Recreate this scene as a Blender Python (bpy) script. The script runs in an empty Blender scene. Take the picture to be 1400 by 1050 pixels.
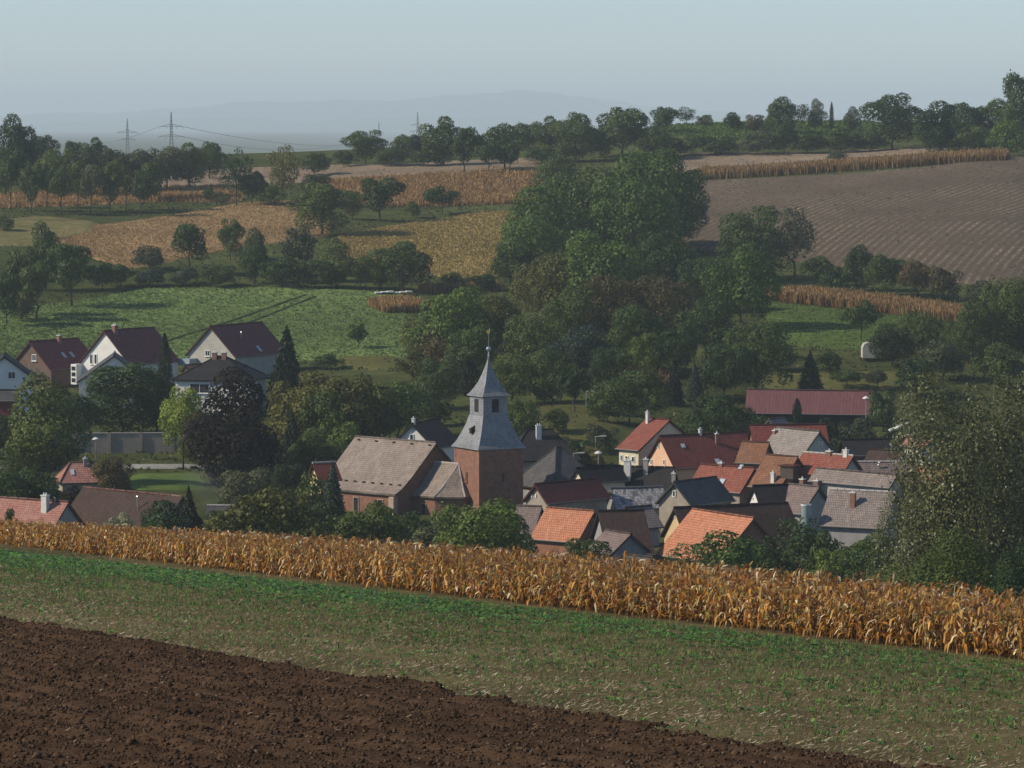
import bpy, math, random
import numpy as np
random.seed(7); RNG = np.random.default_rng(7)
S = bpy.context.scene
COL = S.collection

# ---------------------------------------------------------------- camera, sky, sun, exposure
F = 5000.0                                   # focal length in photo pixels (1400 wide)
PITCH = math.atan(355.0/F)
cam_d = bpy.data.cameras.new('camera'); cam = bpy.data.objects.new('camera', cam_d); COL.objects.link(cam)
cam_d.sensor_width = 36.0; cam_d.lens = 36.0*F/1400.0; cam_d.clip_start = 1.0; cam_d.clip_end = 200000.0
cam.location = (0, 0, 0); cam.rotation_euler = (math.pi/2-PITCH, 0, 0)
S.camera = cam
SUN_EL, SUN_AZ = math.radians(34), math.radians(261)      # azimuth clockwise from +Y: left, a little behind the camera
sdir = np.array([math.sin(SUN_AZ)*math.cos(SUN_EL), math.cos(SUN_AZ)*math.cos(SUN_EL), math.sin(SUN_EL)])
w = bpy.data.worlds.new('World'); S.world = w; w.use_nodes = True
nt = w.node_tree; bg = nt.nodes['Background']
sky = nt.nodes.new('ShaderNodeTexSky'); sky.sky_type = 'NISHITA'; sky.sun_disc = False
sky.sun_elevation = SUN_EL; sky.sun_rotation = SUN_AZ; sky.air_density = 0.8; sky.dust_density = 0.15; sky.ozone_density = 4.0
nt.links.new(sky.outputs[0], bg.inputs[0]); bg.inputs[1].default_value = 0.128
sl = bpy.data.lights.new('sun', 'SUN'); sl.energy = 4.8; sl.angle = math.radians(0.6); sl.color = (1.0, 0.885, 0.70)
so = bpy.data.objects.new('sun', sl); COL.objects.link(so)
from mathutils import Vector
so.rotation_euler = Vector(sdir).to_track_quat('Z', 'Y').to_euler(); so.location = (-200, -60, 250)
S.view_settings.view_transform = 'Standard'; S.view_settings.look = 'None'; S.view_settings.gamma = 1.0
S.view_settings.exposure = 0.0
S.view_settings.use_curve_mapping = False
cy = S.cycles
cy.use_denoising = True; cy.max_bounces = 4; cy.diffuse_bounces = 2; cy.glossy_bounces = 2; cy.transmission_bounces = 3
cy.volume_bounces = 2; cy.transparent_max_bounces = 4; cy.caustics_reflective = False; cy.caustics_refractive = False
cy.sample_clamp_indirect = 4.0

# ---------------------------------------------------------------- photo pixel <-> place
CP, SP = math.cos(PITCH), math.sin(PITCH)
def ray(px, py):
    u = (px-700.0)/F; v = (525.0-py)/F
    return np.array([u, CP+v*SP, -SP+v*CP])
def at(px, py, Y):
    d = ray(px, py); return d*(Y/d[1])

# ---------------------------------------------------------------- relief of the ground
ctrl = [  # photo pixel and distance of points on the far slope
 (150,545,640),(300,532,640),(20,560,620),(300,483,690),(50,440,720),(200,400,770),(450,390,780),(450,482,690),(-60,430,730),
 (150,362,815),(350,345,830),(400,280,935),(100,312,880),(50,300,895),(-60,300,890),(550,372,810),(600,300,920),(700,290,925),
 (650,275,960),(650,240,1000),(300,272,970),(300,236,1040),(100,285,930),(350,217,1090),(100,250,1000),(-60,240,1010),
 (650,212,1080),(800,215,1060),(1350,388,780),(1150,352,820),(980,305,880),(960,250,970),(1200,235,960),(1380,220,960),
 (1380,300,860),(1200,300,870),(1000,215,1040),(1150,209,1050),(1300,196,1060),(900,186,1100),(1150,186,1100),(1040,167,1165),
 (1400,190,1070),(1050,410,745),(1300,438,710),(1100,442,700),(1200,500,645),(1250,530,620),(1110,588,592),(1400,480,660),
 (800,400,770),(800,550,600),(700,480,680),(750,592,560),(850,480,670),(800,300,890),(800,240,1000),(600,560,600),(500,500,670),
 (480,560,600),(950,540,610),(1460,420,740),(1460,300,870)]
P3 = [at(*c) for c in ctrl]
for Y in (100, 250, 380, 470, 550):
    for X in (-380, -160, -60, 0, 60, 160, 380): P3.append(np.array([X, Y, -51.0 - (0.6 if Y < 300 else 0)]))
for X in (-420, -250, 250, 420):
    for Y, z in ((700,-41),(850,-27),(1000,-13),(1120,-8)): P3.append(np.array([X, Y, z + (4 if X > 0 and Y > 900 else 0)]))
for X in (-420,-150, 0, 150, 420): P3.append(np.array([X, 1330, -22 + (16 if X > 100 else 0)])); P3.append(np.array([X, 1700, -46]))
P3 = np.array(P3)
def tps_fit(P):
    xy = P[:, :2]/100.0; n = len(P)
    r2 = ((xy[:, None]-xy[None])**2).sum(-1)
    K = np.where(r2 > 0, r2*np.log(np.maximum(r2, 1e-12)), 0) + np.eye(n)*0.01
    A = np.zeros((n+3, n+3)); A[:n, :n] = K; A[:n, n] = 1; A[:n, n+1:] = xy; A[n, :n] = 1; A[n+1:, :n] = xy.T
    return xy, np.linalg.solve(A, np.concatenate([P[:, 2], np.zeros(3)]))
TXY, TW = tps_fit(P3)
def sstep(a, b, x):
    t = np.clip((x-a)/(b-a), 0, 1); return t*t*(3-2*t)
EX, EY, MX, MY, P0 = -0.46, 0.888, 0.888, 0.46, 76.8       # direction of the maize rows, and across them
def height(X, Y):
    X = np.asarray(X, float); Y = np.asarray(Y, float); shp = np.broadcast(X, Y).shape
    X = np.broadcast_to(X, shp).ravel(); Y = np.broadcast_to(Y, shp).ravel()
    out = np.empty(X.size)
    for s in range(0, X.size, 60000):
        x = X[s:s+60000]; y = Y[s:s+60000]
        xc = np.clip(x, -600, 600)/100; yc = np.clip(y, 0, 1900)/100
        r2 = (xc[:, None]-TXY[None, :, 0])**2+(yc[:, None]-TXY[None, :, 1])**2
        z = (r2*np.log(np.maximum(r2, 1e-12)))@TW[:-3]+TW[-3]+TW[-2]*xc+TW[-1]*yc
        t = sstep(1250, 1900, y); zB = z*(1-t)-58*t
        zB = np.where(np.abs(x) > 450, zB*(1-sstep(450, 900, np.abs(x)))-45*sstep(450, 900, np.abs(x)), zB)
        p = x*MX+y*MY-P0; dp = np.maximum(p-8, 0)
        drop = np.where(dp < 40, 0.004*dp**2, 6.4+0.32*(dp-40))
        zA = -7.47-0.029*np.clip(x, -300, 300)-0.087*y-drop
        zA = zA+5.7*(1-sstep(0, 66, y))
        k = 1.2
        m = np.maximum(zA, zB); out[s:s+60000] = m+k*np.log(np.exp((zA-m)/k)+np.exp((zB-m)/k))
    return out.reshape(shp)
def hgt(x, y): return float(height(np.array([x]), np.array([y]))[0])
YS = np.concatenate([np.arange(395, 700, 1.5), np.arange(700, 1400, 2.0)])
def hit(px, py, ymin=395):
    d = ray(px, py); ys = YS[YS >= ymin]
    z = height(d[0]/d[1]*ys, ys); zr = d[2]/d[1]*ys
    k = np.nonzero(zr <= z)[0]
    if len(k) == 0: Y = 1150.0
    else:
        j = k[0]
        if j == 0: Y = ys[0]
        else:
            a = (zr-z)[j-1]; b = (zr-z)[j]; Y = ys[j-1]+(ys[j]-ys[j-1])*a/(a-b)
    x = d[0]/d[1]*Y
    return np.array([x, Y, hgt(x, Y)])

# ---------------------------------------------------------------- materials
def new_mat(name):
    m = bpy.data.materials.new(name); m.use_nodes = True
    return m, m.node_tree.nodes, m.node_tree.links, m.node_tree.nodes['Principled BSDF']
def ramp(N, pts):
    r = N.new('ShaderNodeValToRGB'); e = r.color_ramp.elements
    while len(e) < len(pts): e.new(0.5)
    for i, (p, c) in enumerate(pts): e[i].position = p; e[i].color = (*c, 1)
    return r
def mixrgb(N, L, fac, a, b, mode='MIX'):
    m = N.new('ShaderNodeMix'); m.data_type = 'RGBA'; m.blend_type = mode
    for i, v in ((0, fac), (6, a), (7, b)):
        if hasattr(v, 'is_linked') or hasattr(v, 'links'): L.new(v, m.inputs[i])
        elif i == 0: m.inputs[0].default_value = v
        else: m.inputs[i].default_value = (*v, 1)
    return m.outputs[2]
def noise(N, L, scale, detail=5, rough=0.6, vec=None):
    n = N.new('ShaderNodeTexNoise'); n.inputs['Scale'].default_value = scale; n.inputs['Detail'].default_value = detail
    n.inputs['Roughness'].default_value = rough
    if vec is not None: L.new(vec, n.inputs['Vector'])
    return n.outputs['Fac']
def geo_pos(N): return N.new('ShaderNodeNewGeometry').outputs['Position']
def bump(N, L, h, bsdf, strength=0.4, dist=0.1):
    b = N.new('ShaderNodeBump'); b.inputs['Strength'].default_value = strength; b.inputs['Distance'].default_value = dist
    L.new(h, b.inputs['Height']); L.new(b.outputs[0], bsdf.inputs['Normal'])
def field_mat(name, c1, c2, c3, s_big=0.03, s_small=0.8, bumpd=0.15, rough=0.95):
    m, N, L, B = new_mat(name); pos = geo_pos(N)
    r = ramp(N, [(0.3, c1), (0.5, c2), (0.72, c3)]); L.new(noise(N, L, s_small, 6, 0.75, pos), r.inputs[0])
    big = ramp(N, [(0.35, (0.72,)*3), (0.65, (1.2,)*3)]); L.new(noise(N, L, s_big, 4, 0.6, pos), big.inputs[0])
    L.new(mixrgb(N, L, 1.0, r.outputs[0], big.outputs[0], 'MULTIPLY'), B.inputs['Base Color'])
    B.inputs['Roughness'].default_value = rough; B.inputs['Specular IOR Level'].default_value = 0.0
    bump(N, L, noise(N, L, s_small*1.5, 6, 0.8, pos), B, 0.8, bumpd)
    return m
def rows_mat(name, c1, c2, center=None, period=2.3, direction=None):
    """ploughed or stubble field: worked rows as rings round a point or straight lines"""
    m, N, L, B = new_mat(name); pos = geo_pos(N)
    sx = N.new('ShaderNodeSeparateXYZ'); L.new(pos, sx.inputs[0])
    def M(op, a, b=None):
        n = N.new('ShaderNodeMath'); n.operation = op
        for i, v in enumerate((a, b)):
            if v is None: continue
            if isinstance(v, (int, float)): n.inputs[i].default_value = v
            else: L.new(v, n.inputs[i])
        return n.outputs[0]
    if center:
        dx = M('SUBTRACT', sx.outputs[0], center[0]); dy = M('SUBTRACT', sx.outputs[1], center[1])
        d = M('SQRT', M('ADD', M('MULTIPLY', dx, dx), M('MULTIPLY', dy, dy)))
    else:
        d = M('ADD', M('MULTIPLY', sx.outputs[0], direction[0]), M('MULTIPLY', sx.outputs[1], direction[1]))
    wob = noise(N, L, 0.05, 3, 0.5, pos)
    d = M('ADD', d, M('ADD', M('MULTIPLY', noise(N, L, 0.008, 1, 0.5, pos), 9.0), M('MULTIPLY', wob, 0.8)))
    s = M('ABSOLUTE', M('SINE', M('MULTIPLY', d, math.pi/period)))
    s = M('POWER', s, 5.0)
    n2 = noise(N, L, 0.9, 6, 0.85, pos); n3 = noise(N, L, 0.045, 3, 0.6, pos)
    fac = M('MULTIPLY', s, M('MULTIPLY', M('SUBTRACT', n2, 0.45), M('MULTIPLY', M('SUBTRACT', n3, 0.36), 19.0)))
    fac2 = M('MINIMUM', fac, 1.0)
    soil = ramp(N, [(0.3, tuple(v*0.75 for v in c1)), (0.7, tuple(v*1.25 for v in c1))]); L.new(noise(N, L, 0.6, 6, 0.8, pos), soil.inputs[0])
    L.new(mixrgb(N, L, fac2, soil.outputs[0], c2), B.inputs['Base Color'])
    B.inputs['Roughness'].default_value = 0.95; B.inputs['Specular IOR Level'].default_value = 0.0
    bump(N, L, M('ADD', n2, M('MULTIPLY', s, 0.12)), B, 0.8, 0.2)
    return m
def attr_mat(name, rough=0.6, spec=0.3, transl=0.25):
    """colour of each single leaf, straw or stalk held in the point attribute 'tint'"""
    m, N, L, B = new_mat(name)
    a = N.new('ShaderNodeAttribute'); a.attribute_name = 'tint'
    oi = N.new('ShaderNodeObjectInfo')
    hv = N.new('ShaderNodeHueSaturation'); L.new(a.outputs['Color'], hv.inputs['Color'])
    mr = N.new('ShaderNodeMapRange'); mr.inputs[3].default_value = 0.8; mr.inputs[4].default_value = 1.2
    L.new(oi.outputs['Random'], mr.inputs[0]); L.new(mr.outputs[0], hv.inputs['Value'])
    L.new(hv.outputs[0], B.inputs['Base Color']); B.inputs['Roughness'].default_value = rough; B.inputs['Specular IOR Level'].default_value = spec
    if transl > 0:
        t = N.new('ShaderNodeBsdfTranslucent'); L.new(hv.outputs[0], t.inputs[0])
        ms = N.new('ShaderNodeMixShader'); ms.inputs[0].default_value = transl
        L.new(B.outputs[0], ms.inputs[1]); L.new(t.outputs[0], ms.inputs[2]); L.new(ms.outputs[0], N['Material Output'].inputs[0])
    return m
def leaf_mat(name, c, rough=0.55, spec=0.22, var=0.35, transl=0.28):
    m, N, L, B = new_mat(name)
    a = N.new('ShaderNodeAttribute'); a.attribute_name = 'tint'
    oi = N.new('ShaderNodeObjectInfo')
    r = ramp(N, [(0.0, tuple(v*(1-var) for v in c)), (0.6, c), (1.0, (c[0]*(1+var)+0.012, c[1]*(1+var*0.8)+0.008, c[2]))])
    L.new(a.outputs['Fac'], r.inputs[0])
    hv = N.new('ShaderNodeHueSaturation'); L.new(r.outputs[0], hv.inputs['Color'])
    mr = N.new('ShaderNodeMapRange'); mr.inputs[3].default_value = 0.468; mr.inputs[4].default_value = 0.515
    L.new(oi.outputs['Random'], mr.inputs[0]); L.new(mr.outputs[0], hv.inputs['Hue'])
    mr2 = N.new('ShaderNodeMapRange'); mr2.inputs[3].default_value = 1.4; mr2.inputs[4].default_value = 0.72
    L.new(oi.outputs['Random'], mr2.inputs[0]); L.new(mr2.outputs[0], hv.inputs['Value'])
    L.new(hv.outputs[0], B.inputs['Base Color']); B.inputs['Roughness'].default_value = rough; B.inputs['Specular IOR Level'].default_value = spec
    t = N.new('ShaderNodeBsdfTranslucent'); L.new(hv.outputs[0], t.inputs[0])
    ms = N.new('ShaderNodeMixShader'); ms.inputs[0].default_value = transl
    L.new(B.outputs[0], ms.inputs[1]); L.new(t.outputs[0], ms.inputs[2]); L.new(ms.outputs[0], N['Material Output'].inputs[0])
    return m
def tile_mat(name, c, c2, weather, wamt=0.35, rough=0.75, spec=0.12, tw=0.28, th=0.36, bstr=0.6):
    m, N, L, B = new_mat(name)
    uv = N.new('ShaderNodeUVMap'); uv.uv_map = 'uv'
    bt = N.new('ShaderNodeTexBrick'); L.new(uv.outputs[0], bt.inputs['Vector'])
    bt.inputs['Scale'].default_value = 1.0; bt.inputs['Brick Width'].default_value = tw; bt.inputs['Row Height'].default_value = th
    bt.inputs['Mortar Size'].default_value = 0.035; bt.inputs['Mortar Smooth'].default_value = 0.6; bt.inputs['Bias'].default_value = -0.2
    bt.inputs['Color1'].default_value = (*c, 1); bt.inputs['Color2'].default_value = (*c2, 1)
    bt.inputs['Mortar'].default_value = (*(v*0.28 for v in c), 1); bt.offset = 0.5
    pos = geo_pos(N)
    wr = ramp(N, [(0.42, (0, 0, 0)), (0.68, (1, 1, 1))]); L.new(noise(N, L, 0.45, 6, 0.75, pos), wr.inputs[0])
    wm = N.new('ShaderNodeMath'); wm.operation = 'MULTIPLY'; L.new(wr.outputs[0], wm.inputs[0]); wm.inputs[1].default_value = wamt
    base = mixrgb(N, L, wm.outputs[0], bt.outputs['Color'], weather)
    mp = N.new('ShaderNodeMapping'); mp.inputs['Scale'].default_value = (1.6, 0.5, 1.0); L.new(uv.outputs[0], mp.inputs['Vector'])
    fine = ramp(N, [(0.3, (0.55,)*3), (0.72, (1.38,)*3)]); L.new(noise(N, L, 1.6, 8, 0.85, mp.outputs[0]), fine.inputs[0])
    L.new(mixrgb(N, L, 1.0, base, fine.outputs[0], 'MULTIPLY'), B.inputs['Base Color'])
    B.inputs['Roughness'].default_value = rough; B.inputs['Specular IOR Level'].default_value = spec
    # every course laps over the one below: a saw tooth up the slope
    sp = N.new('ShaderNodeSeparateXYZ'); L.new(uv.outputs[0], sp.inputs[0])
    dv = N.new('ShaderNodeMath'); dv.operation = 'DIVIDE'; L.new(sp.outputs[1], dv.inputs[0]); dv.inputs[1].default_value = th
    fr = N.new('ShaderNodeMath'); fr.operation = 'FRACT'; L.new(dv.outputs[0], fr.inputs[0])
    ad = N.new('ShaderNodeMath'); ad.operation = 'ADD'; L.new(fr.outputs[0], ad.inputs[0]); L.new(noise(N, L, 2.5, 3, 0.7, pos), ad.inputs[1])
    bump(N, L, ad.outputs[0], B, bstr, 0.06)
    return m
def plaster_mat(name, c, dirt=0.25, rough=0.9):
    m, N, L, B = new_mat(name); pos = geo_pos(N)
    r = ramp(N, [(0.3, tuple(v*(1-dirt) for v in c)), (0.6, c)]); L.new(noise(N, L, 0.7, 6, 0.7, pos), r.inputs[0])
    L.new(r.outputs[0], B.inputs['Base Color']); B.inputs['Roughness'].default_value = rough; B.inputs['Specular IOR Level'].default_value = 0.2
    bump(N, L, noise(N, L, 6, 4, 0.7, pos), B, 0.25, 0.02)
    return m
def stone_mat(name, c, c2):
    m, N, L, B = new_mat(name); pos = geo_pos(N)
    vo = N.new('ShaderNodeTexVoronoi'); vo.inputs['Scale'].default_value = 2.2; L.new(pos, vo.inputs['Vector'])
    col = mixrgb(N, L, noise(N, L, 1.4, 5, 0.8, pos), c, c2)
    sep = N.new('ShaderNodeSeparateColor'); L.new(vo.outputs['Color'], sep.inputs[0])
    rr = ramp(N, [(0, (0.85,)*3), (1, (1.12,)*3)]); L.new(sep.outputs[0], rr.inputs[0])
    L.new(mixrgb(N, L, 1.0, col, rr.outputs[0], 'MULTIPLY'), B.inputs['Base Color'])
    B.inputs['Roughness'].default_value = 0.95; B.inputs['Specular IOR Level'].default_value = 0.15
    bump(N, L, vo.outputs['Distance'], B, 0.5, 0.06)
    return m
def plain_mat(name, c, rough=0.6, metal=0.0, spec=0.5):
    m, N, L, B = new_mat(name); pos = geo_pos(N)
    r = ramp(N, [(0.3, tuple(v*0.82 for v in c)), (0.7, tuple(min(v*1.1, 1) for v in c))]); L.new(noise(N, L, 2.0, 4, 0.6, pos), r.inputs[0])
    L.new(r.outputs[0], B.inputs['Base Color']); B.inputs['Roughness'].default_value = rough; B.inputs['Metallic'].default_value = metal
    B.inputs['Specular IOR Level'].default_value = spec
    return m

# ---------------------------------------------------------------- object helpers
def tag(o, label=None, cat=None, group=None, kind=None):
    if label: o['label'] = label
    if cat: o['category'] = cat
    if group: o['group'] = group
    if kind: o['kind'] = kind
    return o
def empty(name, loc):
    o = bpy.data.objects.new(name, None); o.empty_display_size = 0.5; o.location = tuple(float(v) for v in loc); COL.objects.link(o); return o
def link_mesh(name, me, parent=None, mat=None):
    o = bpy.data.objects.new(name, me); COL.objects.link(o)
    if mat is not None and not me.materials: me.materials.append(mat)
    if parent is not None: o.parent = parent
    return o
class MB:
    """collects faces for one mesh object"""
    def __init__(s): s.v = []; s.f = []; s.uv = []
    def face(s, pts, uv=None):
        i = len(s.v); s.v += [tuple(map(float, p)) for p in pts]; s.f.append(list(range(i, i+len(pts)))); s.uv.append(uv or [(0, 0)]*len(pts))
    def box(s, c, a, b, n):
        """centre, half extents as three vectors"""
        c, a, b, n = map(np.asarray, (c, a, b, n))
        k = {(i, j, l): c+a*i+b*j+n*l for i in (-1, 1) for j in (-1, 1) for l in (-1, 1)}
        for q in (((-1,-1,-1),(-1,1,-1),(1,1,-1),(1,-1,-1)), ((-1,-1,1),(1,-1,1),(1,1,1),(-1,1,1)), ((-1,-1,-1),(1,-1,-1),(1,-1,1),(-1,-1,1)),
                  ((-1,1,-1),(-1,1,1),(1,1,1),(1,1,-1)), ((-1,-1,-1),(-1,-1,1),(-1,1,1),(-1,1,-1)), ((1,-1,-1),(1,1,-1),(1,1,1),(1,-1,1))):
            s.face([k[t] for t in q])
    def tube(s, p, q, r0, r1=None, n=6):
        p, q = np.asarray(p, float), np.asarray(q, float); r1 = r0 if r1 is None else r1
        d = q-p; d = d/np.linalg.norm(d); a = np.cross(d, (0, 0, 1.0) if abs(d[2]) < 0.9 else (1.0, 0, 0)); a /= np.linalg.norm(a); b = np.cross(d, a)
        A = [p+r0*(a*math.cos(t)+b*math.sin(t)) for t in np.linspace(0, 2*math.pi, n, endpoint=False)]
        Bq = [q+r1*(a*math.cos(t)+b*math.sin(t)) for t in np.linspace(0, 2*math.pi, n, endpoint=False)]
        for i in range(n): s.face([A[i], A[(i+1) % n], Bq[(i+1) % n], Bq[i]])
        s.face(A[::-1]); s.face(Bq)
    def lathe(s, c, prof, n=12):
        c = np.asarray(c, float)
        for (r0, z0), (r1, z1) in zip(prof, prof[1:]):
            for i in range(n):
                t0, t1 = 2*math.pi*i/n, 2*math.pi*(i+1)/n
                s.face([c+(r0*math.cos(t0), r0*math.sin(t0), z0), c+(r0*math.cos(t1), r0*math.sin(t1), z0), c+(r1*math.cos(t1), r1*math.sin(t1), z1), c+(r1*math.cos(t0), r1*math.sin(t0), z1)])
    def build(s, name, mat, parent=None, origin=(0, 0, 0), smooth=False):
        me = bpy.data.meshes.new(name); o = np.asarray(origin, float)
        me.from_pydata([tuple(np.array(v)-o) for v in s.v], [], s.f)
        ul = me.uv_layers.new(name='uv'); k = 0
        for uvs in s.uv:
            for t in uvs: ul.data[k].uv = t; k += 1
        if smooth: me.polygons.foreach_set('use_smooth', [True]*len(me.polygons))
        me.update()
        return link_mesh(name, me, parent, mat)
def np_mesh(name, V, Fq, tint=None, mat=None):
    """quad mesh from arrays, with a colour per point"""
    me = bpy.data.meshes.new(name); n = len(Fq)
    me.vertices.add(len(V)); me.vertices.foreach_set('co', np.ascontiguousarray(V, np.float32).ravel())
    me.loops.add(n*4); me.loops.foreach_set('vertex_index', np.ascontiguousarray(Fq, np.int32).ravel())
    me.polygons.add(n); me.polygons.foreach_set('loop_start', np.arange(0, n*4, 4, dtype=np.int32))
    me.polygons.foreach_set('loop_total', np.full(n, 4, np.int32))
    if tint is not None:
        c = np.ones((len(V), 4), np.float32); c[:, :3] = tint if tint.ndim == 2 else tint[:, None]
        a = me.attributes.new('tint', 'FLOAT_COLOR', 'POINT'); a.data.foreach_set('color', c.ravel())
    me.update(calc_edges=True)
    if mat is not None: me.materials.append(mat)
    return me
def replicate(variants, pos, scale, rot, mul=None, pick=None, shear=None):
    """join many copies of small quad pieces into one set of arrays"""
    n = len(pos); pick = RNG.integers(0, len(variants), n) if pick is None else pick
    Vs, Fs, Cs = [], [], []; off = 0
    for k, (V, Fq, C) in enumerate(variants):
        idx = np.nonzero(pick == k)[0]
        if not len(idx): continue
        c, s_ = np.cos(rot[idx]), np.sin(rot[idx]); sc = scale[idx]
        if sc.ndim == 1: sc = np.stack([sc]*3, 1)
        x = V[None, :, 0]*sc[:, None, 0]; y = V[None, :, 1]*sc[:, None, 1]; z = V[None, :, 2]*sc[:, None, 2]
        X = x*c[:, None]-y*s_[:, None]; Y = x*s_[:, None]+y*c[:, None]
        if shear is not None: X = X+z*shear[idx, 0][:, None]; Y = Y+z*shear[idx, 1][:, None]
        W = np.stack([X, Y, z], -1)+pos[idx][:, None, :]
        cc = np.repeat(C[None], len(idx), 0)
        if mul is not None: cc = cc*(mul[idx][:, None, :] if mul.ndim == 2 else mul[idx][:, None, None])
        Vs.append(W.reshape(-1, 3)); Cs.append(cc.reshape(-1, 3))
        Fs.append((Fq[None]+(np.arange(len(idx))*len(V))[:, None, None]+off).reshape(-1, 4)); off += len(idx)*len(V)
    return np.concatenate(Vs), np.concatenate(Fs), np.concatenate(Cs)
def vnoise(shape, cell, seed):
    """smooth random relief on a grid, cell in grid steps"""
    r = np.random.default_rng(seed); h, w_ = shape; gh, gw = int(h/cell)+3, int(w_/cell)+3
    g = r.random((gh, gw)); y = np.arange(h)/cell; x = np.arange(w_)/cell
    yi = y.astype(int); xi = x.astype(int); fy = (y-yi); fx = (x-xi); fy = (fy*fy*(3-2*fy))[:, None]; fx = (fx*fx*(3-2*fx))[None]
    a = g[np.ix_(yi, xi)]; b = g[np.ix_(yi, xi+1)]; c = g[np.ix_(yi+1, xi)]; d = g[np.ix_(yi+1, xi+1)]
    return (a*(1-fx)+b*fx)*(1-fy)+(c*(1-fx)+d*fx)*fy
def grid_faces(nr, nc):
    i = np.arange((nr-1)*(nc-1)); r = i//(nc-1); c = i % (nc-1); a = r*nc+c
    return np.stack([a, a+1, a+nc+1, a+nc], 1)

# ---------------------------------------------------------------- the ground sheet, to the horizon
ys = np.concatenate([np.arange(-320, 60, 20), np.arange(60, 400, 4), np.arange(400, 1250, 3.2), 1250*np.power(1.035, np.arange(0, 112))])
us = np.linspace(-1, 1, 221)
GX = us[None, :]*(170+0.27*np.maximum(ys, 0))[:, None]; GY = np.repeat(ys[:, None], len(us), 1)
GZ = height(GX, GY)
GZ = GZ-0.06*((GX*MX+GY*MY-P0 > -60) & (GX*MX+GY*MY-P0 < 21) & (GY < 240))
m_ground = field_mat('m_ground', (0.035, 0.047, 0.017), (0.062, 0.075, 0.026), (0.115, 0.11, 0.042), 0.02, 0.3, 0.3)
link_mesh('ground', np_mesh('ground', np.stack([GX, GY, GZ], -1).reshape(-1, 3), grid_faces(*GX.shape), None, m_ground)); tag(bpy.data.objects['ground'], kind='structure')
bpy.data.objects['ground'].data.polygons.foreach_set('use_smooth', [True]*len(bpy.data.objects['ground'].data.polygons))
# far hills beyond the plain
m_hill = field_mat('m_hill', (0.03, 0.045, 0.03), (0.04, 0.055, 0.035), (0.06, 0.07, 0.04), 0.0006, 0.003, 1.0)
for (Yd, dep, pts) in ((33000, 6000, [(-400, 160), (0, 157), (200, 152), (330, 140), (430, 138), (560, 136), (640, 128), (710, 124), (780, 129), (860, 142), (960, 152), (1200, 163), (1700, 168)]),
                       (27000, 3500, [(-400, 176), (0, 173), (150, 165), (280, 160), (420, 166), (560, 160), (700, 162), (900, 168), (1700, 176)])):
    xs = np.linspace(-400, 1700, 240); top = np.interp(xs, [p[0] for p in pts], [p[1] for p in pts])+1.2*np.sin(xs*0.05)+0.8*np.sin(xs*0.13+1)
    rows = []
    for t, hf in ((0, 0), (0.25, 0.55), (0.5, 0.92), (0.7, 1.0), (1.0, 0.3)):
        Y = Yd+dep*(t-0.7); X = (xs-700)/F*Yd; zt = np.array([at(x, y, Yd)[2] for x, y in zip(xs, top)])
        rows.append(np.stack([X, np.full_like(X, Y), -62+(zt+62)*hf], -1))
    V = np.array(rows); o = link_mesh('hills', np_mesh('hills', V.reshape(-1, 3), grid_faces(5, 240), None, m_hill)); tag(o, kind='structure')
    o.data.polygons.foreach_set('use_smooth', [True]*len(o.data.polygons))

# ---------------------------------------------------------------- fields on the slope: a sheet between a near and a far edge given in photo pixels
def loft(near, far, step=3.0, lift=0.3, rag=1.2):
    nx = np.array(near, float); fx = np.array(far, float)
    Pn = np.array([hit(*p)[:2] for p in nx]); Pf = np.array([hit(*p)[:2] for p in fx])
    Lx = max(np.linalg.norm(np.diff(Pn, axis=0), axis=1).sum(), np.linalg.norm(np.diff(Pf, axis=0), axis=1).sum()); Ly = np.linalg.norm(Pf-Pn, axis=1).max()
    nu, nv = max(int(Lx/step), 6), max(int(Ly/step), 4)
    u = np.linspace(0, 1, nu)
    def res(P): t = np.linspace(0, 1, len(P)); return np.stack([np.interp(u, t, P[:, 0]), np.interp(u, t, P[:, 1])], -1)
    A, B = res(Pn), res(Pf); v = np.linspace(0, 1, nv)[:, None, None]
    G = A[None]*(1-v)+B[None]*v
    G = G+RNG.normal(0, rag*0.25, G.shape)
    Z = height(G[..., 0], G[..., 1])+lift
    Z[0, :] -= 0.5; Z[-1, :] -= 0.5; Z[:, 0] -= 0.5; Z[:, -1] -= 0.5
    return np.concatenate([G, Z[..., None]], -1)
LOFT = {}
def field(key, name, mat, near, far, **k):
    G = loft(near, far, **k); LOFT.setdefault(key, []).append(G)
    o = link_mesh(name, np_mesh(name, G.reshape(-1, 3), grid_faces(*G.shape[:2]), None, mat)); tag(o, kind='structure')
    o.data.polygons.foreach_set('use_smooth', [True]*len(o.data.polygons)); return o
m_plough = rows_mat('m_plough_far', (0.105, 0.080, 0.058), (0.42, 0.335, 0.23), center=(420, 720), period=2.1)
m_stub = rows_mat('m_stubble_far', (0.22, 0.16, 0.115), (0.40, 0.34, 0.25), direction=(1.0, 0.12), period=4.0)
m_stub2 = field_mat('m_stubble_plain', (0.17, 0.125, 0.09), (0.24, 0.18, 0.125), (0.33, 0.26, 0.18), 0.03, 0.5)
m_straw = field_mat('m_ripe_field', (0.22, 0.14, 0.065), (0.30, 0.20, 0.095), (0.38, 0.265, 0.135), 0.025, 0.6)
m_gold = field_mat('m_golden_grass', (0.20, 0.15, 0.05), (0.29, 0.215, 0.075), (0.38, 0.29, 0.13), 0.05, 0.35)
m_green = field_mat('m_green_crop', (0.10, 0.145, 0.045), (0.145, 0.20, 0.064), (0.19, 0.245, 0.085), 0.02, 0.4, 0.3)
m_meadow = field_mat('m_meadow', (0.06, 0.095, 0.025), (0.09, 0.135, 0.035), (0.13, 0.165, 0.05), 0.03, 0.5)
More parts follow.
